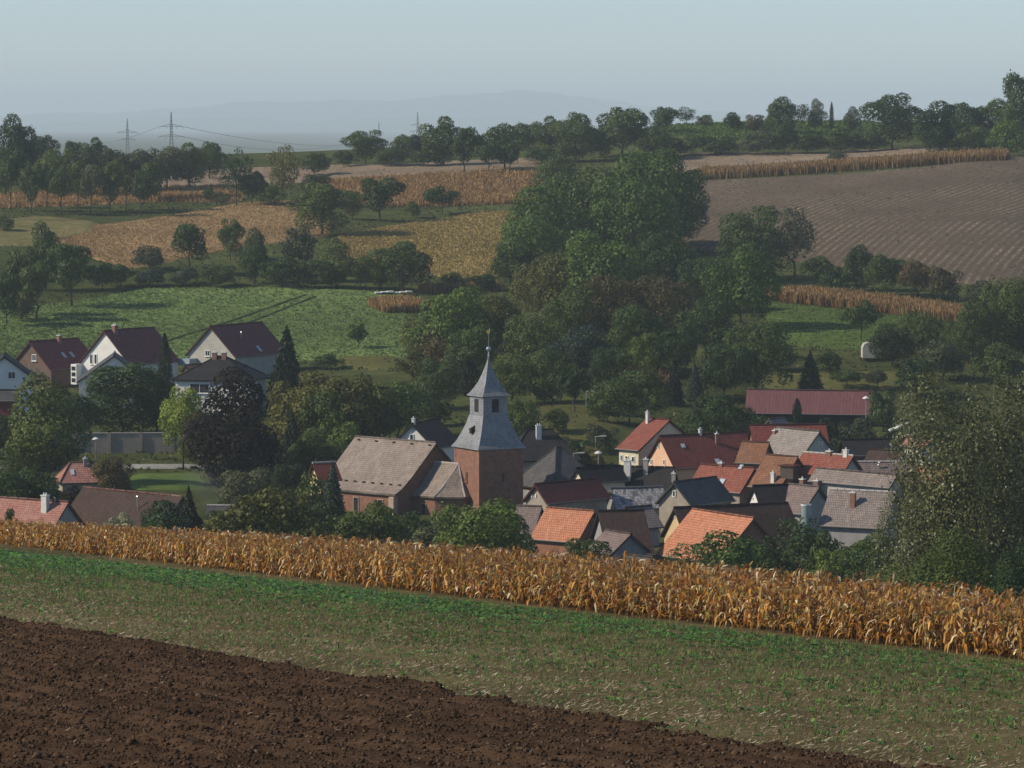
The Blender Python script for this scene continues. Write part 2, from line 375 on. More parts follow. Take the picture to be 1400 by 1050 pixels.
m_dry = field_mat('m_dry_meadow', (0.07, 0.08, 0.026), (0.11, 0.11, 0.038), (0.17, 0.15, 0.06), 0.03, 0.5)
m_maizeg = field_mat('m_maize_floor', (0.22, 0.135, 0.06), (0.30, 0.19, 0.085), (0.37, 0.245, 0.115), 0.03, 0.6)
m_road = field_mat('m_road', (0.22, 0.21, 0.20), (0.28, 0.27, 0.25), (0.34, 0.33, 0.31), 0.05, 1.0, 0.02)
field('plough', 'ploughed_field', m_plough, [(930, 340), (1040, 352), (1150, 366), (1250, 382), (1420, 398)], [(935, 248), (1050, 243), (1150, 238), (1270, 228), (1420, 213)], step=3)
field('back', 'stubble_field', m_stub2, [(915, 240), (1080, 228), (1180, 224), (1300, 212)], [(915, 211), (1080, 208), (1180, 205), (1300, 199)])
field('stub', 'stubble_field', m_stub, [(205, 256), (330, 252), (450, 249)], [(205, 238), (330, 229), (450, 226)])
field('stub2', 'stubble_field', m_stub2, [(440, 248), (580, 240), (745, 234)], [(440, 226), (580, 222), (745, 214)])
field('maize_mid', 'maize_field', m_maizeg, [(460, 282), (560, 283), (650, 281), (745, 277)], [(415, 250), (560, 243), (650, 239), (745, 234)])
field('maize_left', 'maize_field', m_maizeg, [(-20, 285), (100, 282), (230, 276), (330, 276)], [(-20, 268), (100, 262), (230, 257), (330, 255)])
field('straw', 'ripe_field', m_straw, [(70, 338), (120, 352), (178, 368), (260, 354), (345, 337), (455, 324)], [(70, 316), (120, 310), (178, 303), (260, 290), (345, 277), (455, 272)])
field('pale', 'dry_track', field_mat('m_dry_track', (0.10, 0.105, 0.04), (0.16, 0.145, 0.06), (0.25, 0.20, 0.10), 0.08, 0.5), [(-20, 336), (60, 337), (135, 318)], [(-20, 303), (60, 296), (135, 305)], lift=0.5)
field('gold', 'golden_meadow', m_gold, [(455, 352), (560, 376), (640, 382), (715, 376)], [(455, 326), (560, 306), (640, 292), (715, 288)])
field('green', 'green_crop_field', m_green, [(-30, 492), (100, 488), (250, 492), (400, 495), (570, 488)], [(-30, 428), (100, 412), (200, 393), (380, 391), (570, 400)], lift=0.2)
m_track = field_mat('m_track', (0.05, 0.06, 0.025), (0.07, 0.085, 0.032), (0.10, 0.10, 0.045), 0.05, 0.6)
for a, b_ in (((196, 478), (424, 402)), ((262, 470), (436, 404)), ((20, 462), (120, 440))):
    field('track', 'tractor_track', m_track, [(a[0]+3, a[1]+1), ((a[0]+b_[0])/2+3, (a[1]+b_[1])/2+3), (b_[0]+3, b_[1]+1)], [(a[0], a[1]-1), ((a[0]+b_[0])/2, (a[1]+b_[1])/2+1), (b_[0], b_[1]-0.5)], lift=0.42, rag=0.3)
field('meadow', 'meadow', m_meadow, [(1040, 470), (1160, 480), (1290, 465)], [(1040, 412), (1160, 424), (1290, 438)])
field('dry', 'dry_meadow', m_dry, [(1030, 534), (1240, 534)], [(1030, 510), (1240, 505)])
field('dry', 'dry_meadow', m_dry, [(715, 606), (850, 608)], [(725, 548), (850, 548)])
field('strip', 'maize_field', m_maizeg, [(830, 528), (915, 532)], [(830, 507), (915, 508)])
field('tan', 'dry_meadow', m_dry, [(445, 506), (550, 507)], [(455, 486), (545, 484)])
field('lawn', 'lawn', m_meadow, [(168, 672), (285, 672)], [(168, 646), (285, 644)])
field('road', 'road', m_road, [(-20, 642), (150, 641), (300, 641), (395, 640)], [(-20, 637), (150, 637), (300, 637), (395, 636)], lift=0.45, rag=0)
field('vine', 'vineyard_ground', m_meadow, [(890, 190), (1200, 190)], [(890, 170), (1200, 168)])

# ---------------------------------------------------------------- small pieces for what nobody could count
def strip(pts, wds, col, side):
    """a leaf as a bent strip of quads"""
    pts = np.array(pts, float); side = np.asarray(side, float); V = []; 
    for p, wd in zip(pts, wds): V += [p-side*wd, p+side*wd]
    n = len(pts)-1; Fq = [[2*i, 2*i+1, 2*i+3, 2*i+2] for i in range(n)]
    return np.array(V), np.array(Fq), np.repeat(np.array(col, float)[None], len(V), 0)
def joinp(parts):
    V, Fq, C = [], [], []; o = 0
    for v, f, c in parts: V.append(v); Fq.append(np.asarray(f)+o); C.append(c); o += len(v)
    return np.concatenate(V), np.concatenate(Fq), np.concatenate(C)
def pick_on(G, n, power=1.0):
    """random points on a field sheet"""
    r, c = G.shape[:2]; a = RNG.random(n)**power*(r-1.001); b = RNG.random(n)*(c-1.001)
    i, j = a.astype(int), b.astype(int); fa, fb = (a-i)[:, None], (b-j)[:, None]
    return (G[i, j]*(1-fa)+G[i+1, j]*fa)*(1-fb)+(G[i, j+1]*(1-fa)+G[i+1, j+1]*fa)*fb
def tuft(nl, hgt_, spread, wd, rnd):
    parts = []
    for i in range(nl):
        a = rnd.random()*2*math.pi; d = np.array([math.cos(a), math.sin(a), 0]); s = np.array([-d[1], d[0], 0])
        h = hgt_*(0.6+0.5*rnd.random()); sp = spread*(0.4+0.8*rnd.random()); v = 0.7+0.6*rnd.random()
        parts.append(strip([d*0.05*sp, d*sp+np.array([0, 0, h])], [wd, wd*0.45], (v, v, v), s))
    return joinp(parts)
rr = random.Random(3)
TUFTS = [tuft(4, 1.0, 0.7, 0.19, rr) for _ in range(6)]
STALKS = [tuft(5, 1.0, 0.3, 0.10, rr) for _ in range(6)]
m_crop = attr_mat('m_crop', 0.7, 0.08, 0.25)
def pal(n, cols, wts, jit=0.12):
    c = np.array(cols)[RNG.choice(len(cols), n, p=np.array(wts)/sum(wts))]; return c*(1+RNG.normal(0, jit, (n, 1)).clip(-0.5, 0.6))
def cover(name, label, cat, G, n, kinds, sz, cols, wts, group=None, edge=None):
    P = pick_on(G, n); s = np.stack([sz[0]*(0.7+0.6*RNG.random(n)), sz[0]*(0.7+0.6*RNG.random(n)), sz[1]*(0.7+0.6*RNG.random(n))], 1)
    V, Fq, C = replicate(kinds, P-np.array([0, 0, 0.1]), s, RNG.random(n)*6.28, pal(n, cols, wts))
    o = link_mesh(name, np_mesh(name, V, Fq, C, m_crop)); tag(o, label, cat, group, 'stuff'); return o
MZ = ([(0.36, 0.225, 0.095), (0.30, 0.175, 0.07), (0.42, 0.29, 0.14), (0.23, 0.12, 0.05)], (4, 3, 2, 2))
cover('maize_crop', 'ripe brown maize standing beyond the middle meadow', 'maize', LOFT['maize_mid'][0], 11000, STALKS, (1.2, 1.3), *MZ)
cover('maize_crop', 'ripe brown maize behind the row of orchard trees on the left', 'maize', LOFT['maize_left'][0], 5000, STALKS, (1.2, 1.0), *MZ)
cover('ripe_crop', 'low ripe reddish crop on the left hillside field', 'crop', LOFT['straw'][0], 14000, TUFTS, (0.55, 0.32), [(0.32, 0.21, 0.10), (0.36, 0.25, 0.125), (0.285, 0.18, 0.082)], (3, 2, 2))
cover('long_grass', 'dry golden grass on the meadow beside the big wood', 'grass', LOFT['gold'][0], 14000, TUFTS, (0.6, 0.42), [(0.31, 0.225, 0.08), (0.36, 0.27, 0.115), (0.25, 0.20, 0.06), (0.19, 0.18, 0.05)], (3, 2, 2, 0.6))
cover('green_crop', 'leafy green crop on the field above the white houses', 'crop', LOFT['green'][0], 17000, TUFTS, (0.65, 0.28), [(0.14, 0.20, 0.064), (0.165, 0.23, 0.08), (0.12, 0.175, 0.055)], (3, 2, 2))
cover('vines', 'bright green vines on the small vineyard on the skyline', 'vines', LOFT['vine'][0], 3200, TUFTS, (1.0, 0.8), [(0.085, 0.14, 0.032), (0.115, 0.165, 0.042)], (3, 2))
cover('grass', 'short green grass on the sloping meadow under the maize strip', 'grass', LOFT['meadow'][0], 5000, TUFTS, (0.5, 0.22), [(0.08, 0.13, 0.035), (0.12, 0.15, 0.05)], (3, 2))
cover('maize_crop', 'tiny patch of tan maize in front of the dark wood', 'maize', LOFT['strip'][0], 500, STALKS, (1.3, 1.5), *MZ)
n = 30000; y = 540+RNG.random(n)*520; x = (RNG.random(n)*2-1)*0.152*y; P = np.stack([x, y, height(x, y)-0.05], -1)
k = (np.sin(x*0.09+y*0.05)+np.sin(y*0.11-x*0.06+1)+RNG.normal(0, 0.6, n)) > -0.6; P = P[k]; n = len(P)
V, Fq, C = replicate(TUFTS[:4], P, np.stack([0.5+0.5*RNG.random(n)]*2+[0.25+0.35*RNG.random(n)], 1), RNG.random(n)*6.28, pal(n, [(0.06, 0.085, 0.026), (0.085, 0.105, 0.034), (0.14, 0.125, 0.05), (0.045, 0.06, 0.02)], (4, 3, 2, 2)))
tag(link_mesh('rough_grass', np_mesh('rough_grass', V, Fq, C, m_crop)), 'rough green and dry grass between the trees on the slope', 'grass', None, 'stuff')
def maize_band(label, p0, p1, deep, n, h=2.1, bulge=0.0):
    A, B = hit(*p0), hit(*p1); t = RNG.random(n); q = RNG.random(n)*deep
    d = (B-A)[:2]; d /= np.linalg.norm(d); nn = np.array([-d[1], d[0]]); nn = nn if nn[1] > 0 else -nn
    XY = A[None, :2]*(1-t)[:, None]+B[None, :2]*t[:, None]+nn[None]*(q+bulge*4*t*(1-t))[:, None]
    P = np.concatenate([XY, height(XY[:, 0], XY[:, 1])[:, None]], 1)
    s = np.stack([np.full(n, 1.3), np.full(n, 1.3), h*(0.8+0.35*RNG.random(n))], 1)
    V, Fq, C = replicate(STALKS, P, s, RNG.random(n)*6.28, pal(n, *MZ))
    tag(link_mesh('maize_crop', np_mesh('maize_crop', V, Fq, C, m_crop)), label, 'maize', None, 'stuff')
maize_band('long narrow strip of ripe maize along the top of the ploughed hill', (945, 247), (1374, 221), 14, 8000, 2.4)
maize_band('orange maize strip above the green meadow on the right', (1040, 410), (1320, 444), 14, 6500, 2.2)
maize_band('small reddish maize patch at the right end of the green field', (528, 430), (590, 426), 12, 1100, 2.0)
maize_band('thin band of ripe maize above the left end of the wood', (585, 402), (690, 397), 5, 700, 1.8)
maize_band('short strip of orange maize left of the stubble field', (215, 276), (330, 274), 8, 1500, 2.2)

# ---------------------------------------------------------------- foreground: ploughed soil
def from_pq(p, q): return MX*(p+P0)+EX*q, MY*(p+P0)+EY*q
dq = 0.2
qv = np.arange(56, 156, dq*1.15); pv = np.arange(-64, -28.0, dq)
QQ, PP = np.meshgrid(qv, pv); X, Y = from_pq(PP, QQ); shp = X.shape
n1, n2, n3, n4 = vnoise(shp, 15, 1), vnoise(shp, 5, 2), vnoise(shp, 2.2, 3), vnoise(shp, 1.1, 4)
lump = np.maximum(vnoise(shp, 3, 5)-0.5, 0)*2
edge = np.clip((-29.3+1.2*(vnoise(shp, 11, 6)-0.5)+0.7*(vnoise(shp, 3, 8)-0.5)-PP)/0.8, 0, 1)
furrow = 0.075*np.sin((PP+0.5*(vnoise(shp, 40, 21)-0.5))*2*math.pi/1.5)*(0.4+0.8*vnoise(shp, 12, 22))
Z = height(X, Y)+edge*(0.05+furrow+0.08*n1+0.07*n2+0.10*lump+0.09*n3*n3+0.08*n4*n2)-0.09*(1-edge)
m_soil = field_mat('m_soil', (0.040, 0.024, 0.0145), (0.072, 0.043, 0.026), (0.115, 0.072, 0.045), 0.25, 5.0, 0.05)
o = link_mesh('ploughed_soil', np_mesh('ploughed_soil', np.stack([X, Y, Z], -1).reshape(-1, 3), grid_faces(*shp), None, m_soil)); tag(o, kind='structure')
SOIL = np.stack([X, Y, Z], -1)
# clods
def clod(rnd):
    V = []
    for i in (-1, 0, 1):
        for j in (-1, 0, 1):
            for k in (-1, 0, 1):
                if (i, j, k) != (0, 0, 0):
                    v = np.array([i, j, k], float); v /= np.linalg.norm(v); V.append(((i, j, k), v*(0.72+0.5*rnd.random())))
    idx = {k: n for n, (k, _) in enumerate(V)}; Fq = []
    for ax in range(3):
        for sgn in (-1, 1):
            for a in (-1, 0):
                for b in (-1, 0):
                    q = []
                    for da, db in ((0, 0), (1, 0), (1, 1), (0, 1)):
                        t = [0, 0, 0]; t[ax] = sgn; t[(ax+1) % 3] = a+da; t[(ax+2) % 3] = b+db; q.append(idx[tuple(t)])
                    Fq.append(q if sgn > 0 else q[::-1])
    return np.array([v for _, v in V]), np.array(Fq), np.ones((26, 3))
def crumb(rnd):
    V = np.array([[x, y, z] for z in (-1, 1) for y in (-1, 1) for x in (-1, 1)], float)*0.6
    V = V*(1+0.5*np.array([[rnd.uniform(-1, 1) for _ in range(3)] for _ in range(8)]))
    return V, np.array([[0, 1, 3, 2], [4, 6, 7, 5], [0, 4, 5, 1], [2, 3, 7, 6], [0, 2, 6, 4], [1, 5, 7, 3]]), np.ones((8, 3))
def clods(kinds, n, lo, hi, pw, lift):
    i = RNG.integers(0, SOIL.shape[0]-2, n); j = RNG.integers(0, SOIL.shape[1]-2, n); fi, fj = RNG.random(n)[:, None], RNG.random(n)[:, None]
    P = (SOIL[i, j]*(1-fi)+SOIL[i+1, j]*fi)*(1-fj)+(SOIL[i, j+1]*(1-fi)+SOIL[i+1, j+1]*fi)*fj
    x, y, z = P.T; k = (np.abs(x) < 0.145*y+3) & (y > 68) & (x*MX+y*MY-P0 < -28.6+RNG.normal(0, 0.5, n)); x, y, z = x[k], y[k], z[k]; n = len(x)
    sz = np.clip(lo*np.power(RNG.random(n), -pw), lo, hi)
    s3 = np.stack([sz*(0.8+0.5*RNG.random(n)), sz*(0.8+0.5*RNG.random(n)), sz*(0.6+0.4*RNG.random(n))], 1)
    return replicate(kinds, np.stack([x, y, z+sz*lift], -1), s3, RNG.random(n)*6.28, pal(n, [(0.078, 0.047, 0.029), (0.108, 0.067, 0.042), (0.052, 0.031, 0.019), (0.16, 0.11, 0.072)], (5, 3, 2.5, 0.3)))
A = clods([clod(rr) for _ in range(10)], 6500, 0.036, 0.12, 0.36, 0.2); B = clods([crumb(rr) for _ in range(10)], 92000, 0.022, 0.065, 0.45, 0.3)
i = RNG.integers(0, SOIL.shape[0]-2, 2600); j = RNG.integers(0, SOIL.shape[1]-2, 2600); P_soil_straw = SOIL[i, j]+np.array([0, 0, 0.05])
m_clod = attr_mat('m_clod', 0.95, 0.0, 0.0)
tag(link_mesh('soil_clods', np_mesh('soil_clods', np.concatenate([A[0], B[0]]), np.concatenate([A[1], B[1]+len(A[0])]), np.concatenate([A[2], B[2]]), m_clod)), 'brown clods of earth lying on the ploughed field', 'soil', None, 'stuff')

# ---------------------------------------------------------------- foreground: strip of stubble, straw and green volunteers
qv = np.arange(50, 262, 0.55); pv = np.arange(-31, 20.01, 0.5)
QQ, PP = np.meshgrid(qv, pv); X, Y = from_pq(PP, QQ); shp = X.shape
Z = height(X, Y)+0.05*vnoise(shp, 4, 11)+0.05*vnoise(shp, 1.7, 12)
m_strip = field_mat('m_strip', (0.07, 0.058, 0.028), (0.125, 0.10, 0.05), (0.21, 0.168, 0.09), 0.15, 4.0, 0.05)
o = link_mesh('stubble_strip', np_mesh('stubble_strip', np.stack([X, Y, Z], -1).reshape(-1, 3), grid_faces(*shp), None, m_strip)); tag(o, kind='structure')
def pq_points(n, p0, p1, q0=52, q1=255):
    p = p0+RNG.random(n)*(p1-p0); q = q0+RNG.random(n)*(q1-q0); x, y = from_pq(p, q)
    keep = (np.abs(x) < 0.15*y+4); p, q, x, y = p[keep], q[keep], x[keep], y[keep]
    return p, q, np.stack([x, y, height(x, y)], -1)
STRAW = []
for k in range(10):
    L_ = 0.5; b = rr.uniform(-0.2, 0.2); z1 = rr.uniform(0.0, 0.5)
    v = rr.uniform(0.75, 1.2); STRAW.append(strip([(-L_, 0, 0.0), (0, b, z1*0.4), (L_, 0, z1)], [0.05, 0.055, 0.045], (v, v, v), (0, 1, 0.4)))
p, q, P = pq_points(300000, -30.6, -1.0)
blot = np.interp(np.sin(q*0.35+p*0.9)+np.sin(q*0.13-p*0.5+2)+np.sin(q*0.71+1.3*p), [-3, 3], [0.15, 1.0])
keep = RNG.random(len(p)) < np.clip(1.35-(p+30)/17, 0.12, 1)*blot; p, P = p[keep], P[keep]; n = len(p)
s = 0.055+0.13*RNG.random(n)**1.6
V, Fq, C = replicate(STRAW, P+np.array([0, 0, 0.045]), s, RNG.random(n)*6.28, pal(n, [(0.36, 0.28, 0.165), (0.48, 0.39, 0.25), (0.26, 0.19, 0.105), (0.66, 0.57, 0.42)], (4, 3, 3, 1.3)))
p2 = P_soil_straw; n2_ = len(p2); V2, F2, C2 = replicate(STRAW, p2, 0.05+0.10*RNG.random(n2_), RNG.random(n2_)*6.28, pal(n2_, [(0.36, 0.28, 0.165), (0.48, 0.39, 0.25)], (3, 2)))
V, Fq, C = np.concatenate([V, V2]), np.concatenate([Fq, F2+len(V)]), np.concatenate([C, C2])
m_straw_bits = attr_mat('m_straw_bits', 0.6, 0.15, 0.1)
tag(link_mesh('straw_litter', np_mesh('straw_litter', V, Fq, C, m_straw_bits)), 'pale chopped straw scattered along the edge of the ploughed soil', 'straw', None, 'stuff')
def rosette(nl, rnd):
    parts = []
    for i in range(nl):
        a = 2*math.pi*i/nl+rnd.uniform(-0.5, 0.5); d = np.array([math.cos(a), math.sin(a), 0]); s = np.array([-d[1], d[0], rnd.uniform(-0.4, 0.4)])
        L_ = rnd.uniform(0.6, 1.1); h = rnd.uniform(0.35, 1.0); v = rnd.uniform(0.75, 1.3)
        parts.append(strip([d*0.05, d*L_*0.6+np.array([0, 0, h*0.8]), d*L_*1.1+np.array([0, 0, h*0.65])], [0.06, 0.26, 0.10], (v, v, v*0.9), s))
    return joinp(parts)
ROS = [rosette(6, rr) for _ in range(6)]
p, q, P = pq_points(60000, -30, -0.4)
edge_p = -np.interp(q, [95, 150, 205], [0.5, 1.8, 4.2])
far_left = np.clip((q-95)/110, 0, 1)                     # lush where the strip lies farther off
dens = 1.0*np.exp(-((p-edge_p+3.2)/(3.0+1.2*far_left))**2)*(0.25+0.95*far_left)+0.13*np.interp(np.sin(q*0.5+p*0.7)+np.sin(q*0.22-p*1.1), [-2, 2], [0.1, 1])*(1-0.55*np.clip((-p-17)/11, 0, 1))
cl = (np.sin(q*0.83+1.7*p)+np.sin(1.9*p-q*0.41+0.6) > 1.55); dens = (dens+0.35*cl*(p > -27))*(p < edge_p)
keep = RNG.random(len(p)) < dens; p, q, P = p[keep], q[keep], P[keep]; n = len(p)
s = (0.07+0.10*RNG.random(n))*(1+0.75*np.exp(-((p+6)/5)**2)*np.clip((q-95)/80, 0.1, 1))
V, Fq, C = replicate(ROS, P+np.array([0, 0, 0.03]), s, RNG.random(n)*6.28, pal(n, [(0.06, 0.15, 0.022), (0.10, 0.21, 0.035), (0.15, 0.24, 0.06), (0.10, 0.13, 0.04)], (4, 3, 1.5, 2)))
m_rape = attr_mat('m_green_leaves', 0.42, 0.45, 0.3)
tag(link_mesh('green_volunteers', np_mesh('green_volunteers', V, Fq, C, m_rape)), 'low leafy green plants growing between maize and ploughed soil', 'plants', None, 'stuff')
p, q, P = pq_points(120000, -30.3, -0.6)
keep = RNG.random(len(p)) < 0.88*np.clip((p+32)/17, 0.10, 1)*np.interp(q, [90, 190], [0.75, 1.0])*(0.45+0.55*np.clip((np.sin(q*0.3+p*0.6)+1)/2, 0, 1))*np.where(p > -np.interp(q, [95, 150, 205], [0.5, 1.8, 4.2]), 0.22, 1); P = P[keep]; n = len(P)
GR = [tuft(4, 1.0, 0.9, 0.09, rr) for _ in range(5)]
V, Fq, C = replicate(GR, P+np.array([0, 0, 0.03]), 0.07+0.11*RNG.random(n), RNG.random(n)*6.28, pal(n, [(0.11, 0.20, 0.045), (0.155, 0.23, 0.065), (0.23, 0.21, 0.095)], (4, 3, 1.6), 0.2))
tag(link_mesh('weed_grass', np_mesh('weed_grass', V, Fq, C, m_crop)), 'thin grass and weeds on the stubble strip below the maize', 'grass', None, 'stuff')

# ---------------------------------------------------------------- foreground: maize
def maize(rnd, lod=0):
    parts = []; H = 1.0; lean = np.array([rnd.uniform(-0.06, 0.06), rnd.uniform(-0.06, 0.06), 0])
    GOLD = [(0.50, 0.26, 0.05), (0.41, 0.18, 0.032), (0.28, 0.095, 0.022), (0.60, 0.37, 0.105), (0.82, 0.66, 0.40), (0.20, 0.19, 0.045), (0.32, 0.28, 0.07)]
    WT = [5, 5.5, 5, 3.0, 1.9, 1.1, 1.1]  # pale straw leaves, weighted up to put bright highlights into the colour
    st = rnd.choice([(0.30, 0.19, 0.08), (0.24, 0.13, 0.05), (0.36, 0.27, 0.11)])
    z0 = 0.0 if lod == 0 else 0.45
    for i in range(2):
        za, zb = z0+(0.9-z0)*i/2, z0+(0.9-z0)*(i+1)/2; ra, rb = 0.011*(1-za*0.5), 0.011*(1-zb*0.5); V = []
        for zz, r in ((za, ra), (zb, rb)):
            for t in range(3): V.append(lean*zz+np.array([r*math.cos(t*2.094), r*math.sin(t*2.094), zz]))
        parts.append((np.array(V), np.array([[j, (j+1) % 3, 3+(j+1) % 3, 3+j] for j in range(3)]), np.repeat(np.array([st]), 6, 0)))
    nl = 11 if lod == 0 else 6
    az = rnd.uniform(0, 6.28)
    for i in range(nl):
        zb = (0.12+0.76*i/(nl-1)) if lod == 0 else (0.5+0.4*i/(nl-1)); a = az+math.pi*(i % 2)+rnd.uniform(-0.7, 0.7)
        d = np.array([math.cos(a), math.sin(a), 0]); L_ = rnd.uniform(0.14, 0.32); up = rnd.uniform(0.05, 0.17); dr = rnd.uniform(0.03, 0.30)
        tw = np.array([-d[1], d[0], rnd.uniform(-0.5, 0.5)]); base = lean*zb+np.array([0, 0, zb])
        pts = [base, base+d*L_*0.32+np.array([0, 0, up*0.9]), base+d*L_*0.72+np.array([0, 0, up*0.9-dr*0.25]), base+d*L_*(0.85+0.15*rnd.random())+np.array([0, 0, up-dr])]
        wd = rnd.uniform(0.016, 0.030); col = np.array(rnd.choices(GOLD, WT)[0])*rnd.uniform(0.8, 1.2)
        parts.append(strip(pts, [wd*0.7, wd, wd*0.95, wd*0.3], col, tw))
    for i in range(4 if lod == 0 else 3):
        a = rnd.uniform(0, 6.28); d = np.array([math.cos(a), math.sin(a), 0])*rnd.uniform(0.02, 0.09)
        top = lean*0.9+np.array([0, 0, 0.88]); parts.append(strip([top, top+d*0.5+np.array([0, 0, 0.09]), top+d+np.array([0, 0, rnd.uniform(0.1, 0.2)])], [0.005, 0.006, 0.004], (0.34, 0.20, 0.08), (-d[1]*8, d[0]*8, 0) if i else (1, 0, 0)))
    if lod == 0:
        zb = rnd.uniform(0.4, 0.55); a = rnd.uniform(0, 6.28); d = np.array([math.cos(a), math.sin(a), 0]); b = lean*zb+np.array([0, 0, zb])+d*0.012
        V = []
        ax = d*0.5+np.array([0, 0, rnd.choice([-1, 0.9])*1.0]); ax /= np.linalg.norm(ax); s1 = np.array([-d[1], d[0], 0]); s2 = np.cross(ax, s1)
        for t, r in ((0, 0.012), (0.06, 0.024), (0.13, 0.008)):
            for k in range(4): V.append(b+ax*t+r*(s1*math.cos(k*1.571)+s2*math.sin(k*1.571)))
        Fq = [[4*i+k, 4*i+(k+1) % 4, 4*i+4+(k+1) % 4, 4*i+4+k] for i in range(2) for k in range(4)]
        parts.append((np.array(V), np.array(Fq), np.repeat(np.array([(0.62, 0.50, 0.29)]), 12, 0)))
    return joinp(parts)
m_maize = attr_mat('m_maize', 0.4, 0.22, 0.25)
MZ0 = [maize(rr) for _ in range(14)]; MZ1 = [maize(rr, 1) for _ in range(12)]
def mz_height(q): return np.interp(q, [100, 150, 190, 235], [1.95, 1.9, 1.62, 1.2])
# the front row, plant by plant
MZM = [np_mesh('maize_plant', V*np.array([1.9, 1.9, 1.9]), Fq, C, m_maize) for V, Fq, C in MZ0]
NF = 300; qf = np.linspace(97, 219, NF)
for i in range(NF):
    q = qf[i]+rr.uniform(-0.12, 0.12); p = rr.uniform(-0.15, 0.2); x, y = from_pq(p, q)
    o = bpy.data.objects.new('maize_plant', MZM[i % len(MZM)]); COL.objects.link(o)
    s = float(mz_height(q))/1.9*rr.uniform(0.72, 1.06); o.location = (x, y, hgt(x, y)-0.02); o.scale = (s, s, s); o.rotation_euler = (rr.gauss(0, 0.11), rr.gauss(0, 0.11), rr.uniform(0, 6.28))
    tag(o, 'dry golden maize plant in the front row facing the stubble strip', 'maize', 'maize plants of the front row')
def maize_mass(rows, kinds, gap):
    Ps, qs = [], []
    for r_ in rows:
        q = np.arange(94, 246, gap); q = q+RNG.uniform(-0.1, 0.1, len(q)); p = r_*0.72+RNG.uniform(-0.12, 0.12, len(q))
        wid = np.interp(q, [100, 130, 190, 240], [9, 12, 15, 6]); k = p < wid; q, p = q[k], p[k]; x, y = from_pq(p, q)
        k = np.abs(x) < 0.15*y+5; Ps.append(np.stack([x[k], y[k], height(x[k], y[k])], -1)); qs.append(q[k])
    P = np.concatenate(Ps); q = np.concatenate(qs); n = len(P); h = mz_height(q)*(0.72+0.36*RNG.random(n)**1.3)*(1+0.07*np.sin(q*0.9)+0.05*np.sin(q*2.3+1))
    return replicate(kinds, P, np.stack([h*0+1.85, h*0+1.85, h], 1), RNG.random(n)*6.28, 1+RNG.normal(0, 0.12, (n, 1))*np.ones((1, 3)), None, RNG.normal(0, 0.11, (n, 2)))
A = maize_mass(range(1, 7), MZ0, 0.23); B = maize_mass(range(7, 25), MZ1, 0.34)
V = np.concatenate([A[0], B[0]]); Fq = np.concatenate([A[1], B[1]+len(A[0])]); C = np.concatenate([A[2], B[2]])
tag(link_mesh('maize_stand', np_mesh('maize_stand', V, Fq, C, m_maize)), 'dense stand of dry golden maize behind the front row', 'maize', None, 'stuff')

# ---------------------------------------------------------------- building materials
T_orange = tile_mat('t_orange', (0.52, 0.21, 0.115), (0.62, 0.27, 0.16), (0.42, 0.22, 0.15), 0.35)
T_red = tile_mat('t_red', (0.27, 0.085, 0.06), (0.35, 0.115, 0.08), (0.22, 0.11, 0.085), 0.3)
T_pinkred = tile_mat('t_pinkred', (0.37, 0.16, 0.125), (0.47, 0.22, 0.17), (0.36, 0.25, 0.2), 0.4)
T_darkred = tile_mat('t_darkred', (0.215, 0.058, 0.045), (0.265, 0.075, 0.058), (0.12, 0.07, 0.065), 0.25)
T_wine = tile_mat('t_wine', (0.22, 0.062, 0.066), (0.27, 0.08, 0.08), (0.19, 0.09, 0.09), 0.2)
T_brown = tile_mat('t_brown', (0.068, 0.041, 0.033), (0.088, 0.053, 0.043), (0.085, 0.062, 0.053), 0.4)
T_rust = tile_mat('t_rust', (0.25, 0.115, 0.065), (0.33, 0.16, 0.09), (0.17, 0.11, 0.08), 0.5)
T_grey = tile_mat('t_grey', (0.25, 0.205, 0.18), (0.33, 0.275, 0.245), (0.18, 0.15, 0.135), 0.55)
T_lightgrey = tile_mat('t_lightgrey', (0.30, 0.26, 0.23), (0.39, 0.34, 0.305), (0.21, 0.18, 0.16), 0.5)
T_browngrey = tile_mat('t_browngrey', (0.215, 0.155, 0.14), (0.275, 0.205, 0.185), (0.24, 0.20, 0.18), 0.5)
T_dark = tile_mat('t_dark', (0.028, 0.026, 0.027), (0.040, 0.037, 0.037), (0.055, 0.05, 0.047), 0.3, 0.7, 0.12)
T_slate = tile_mat('t_slate', (0.074, 0.071, 0.072), (0.105, 0.10, 0.10), (0.14, 0.13, 0.12), 0.35, 0.65, 0.2)
T_tower = tile_mat('t_tower_slate', (0.17, 0.17, 0.17), (0.26, 0.26, 0.255), (0.34, 0.34, 0.33), 0.45, 0.5, 1.0, 0.24, 0.26, 0.7)
T_church = tile_mat('t_church', (0.265, 0.205, 0.168), (0.34, 0.27, 0.225), (0.37, 0.31, 0.262), 0.5, 0.7, 0.2, 0.2, 0.34, 0.5)
T_glint = tile_mat('t_painted_glint', (0.42, 0.40, 0.385), (0.035, 0.035, 0.04), (0.30, 0.28, 0.27), 0.2, 0.45, 0.5, 0.34, 0.42, 0.9)  # grey tiles: sun glints put into the colour as pale and black tiles
W_white = plaster_mat('w_white', (0.72, 0.70, 0.66), 0.14); W_pale = plaster_mat('w_pale', (0.44, 0.42, 0.37), 0.25)
W_cream = plaster_mat('w_cream', (0.62, 0.55, 0.40), 0.2); W_tan = plaster_mat('w_tan', (0.34, 0.29, 0.235), 0.3)
W_salmon = plaster_mat('w_salmon', (0.66, 0.41, 0.27), 0.12); W_pink = plaster_mat('w_pink', (0.50, 0.40, 0.38), 0.2)
W_yellow = plaster_mat('w_yellow', (0.58, 0.43, 0.24), 0.2); W_grey = plaster_mat('w_grey', (0.30, 0.29, 0.285), 0.3)
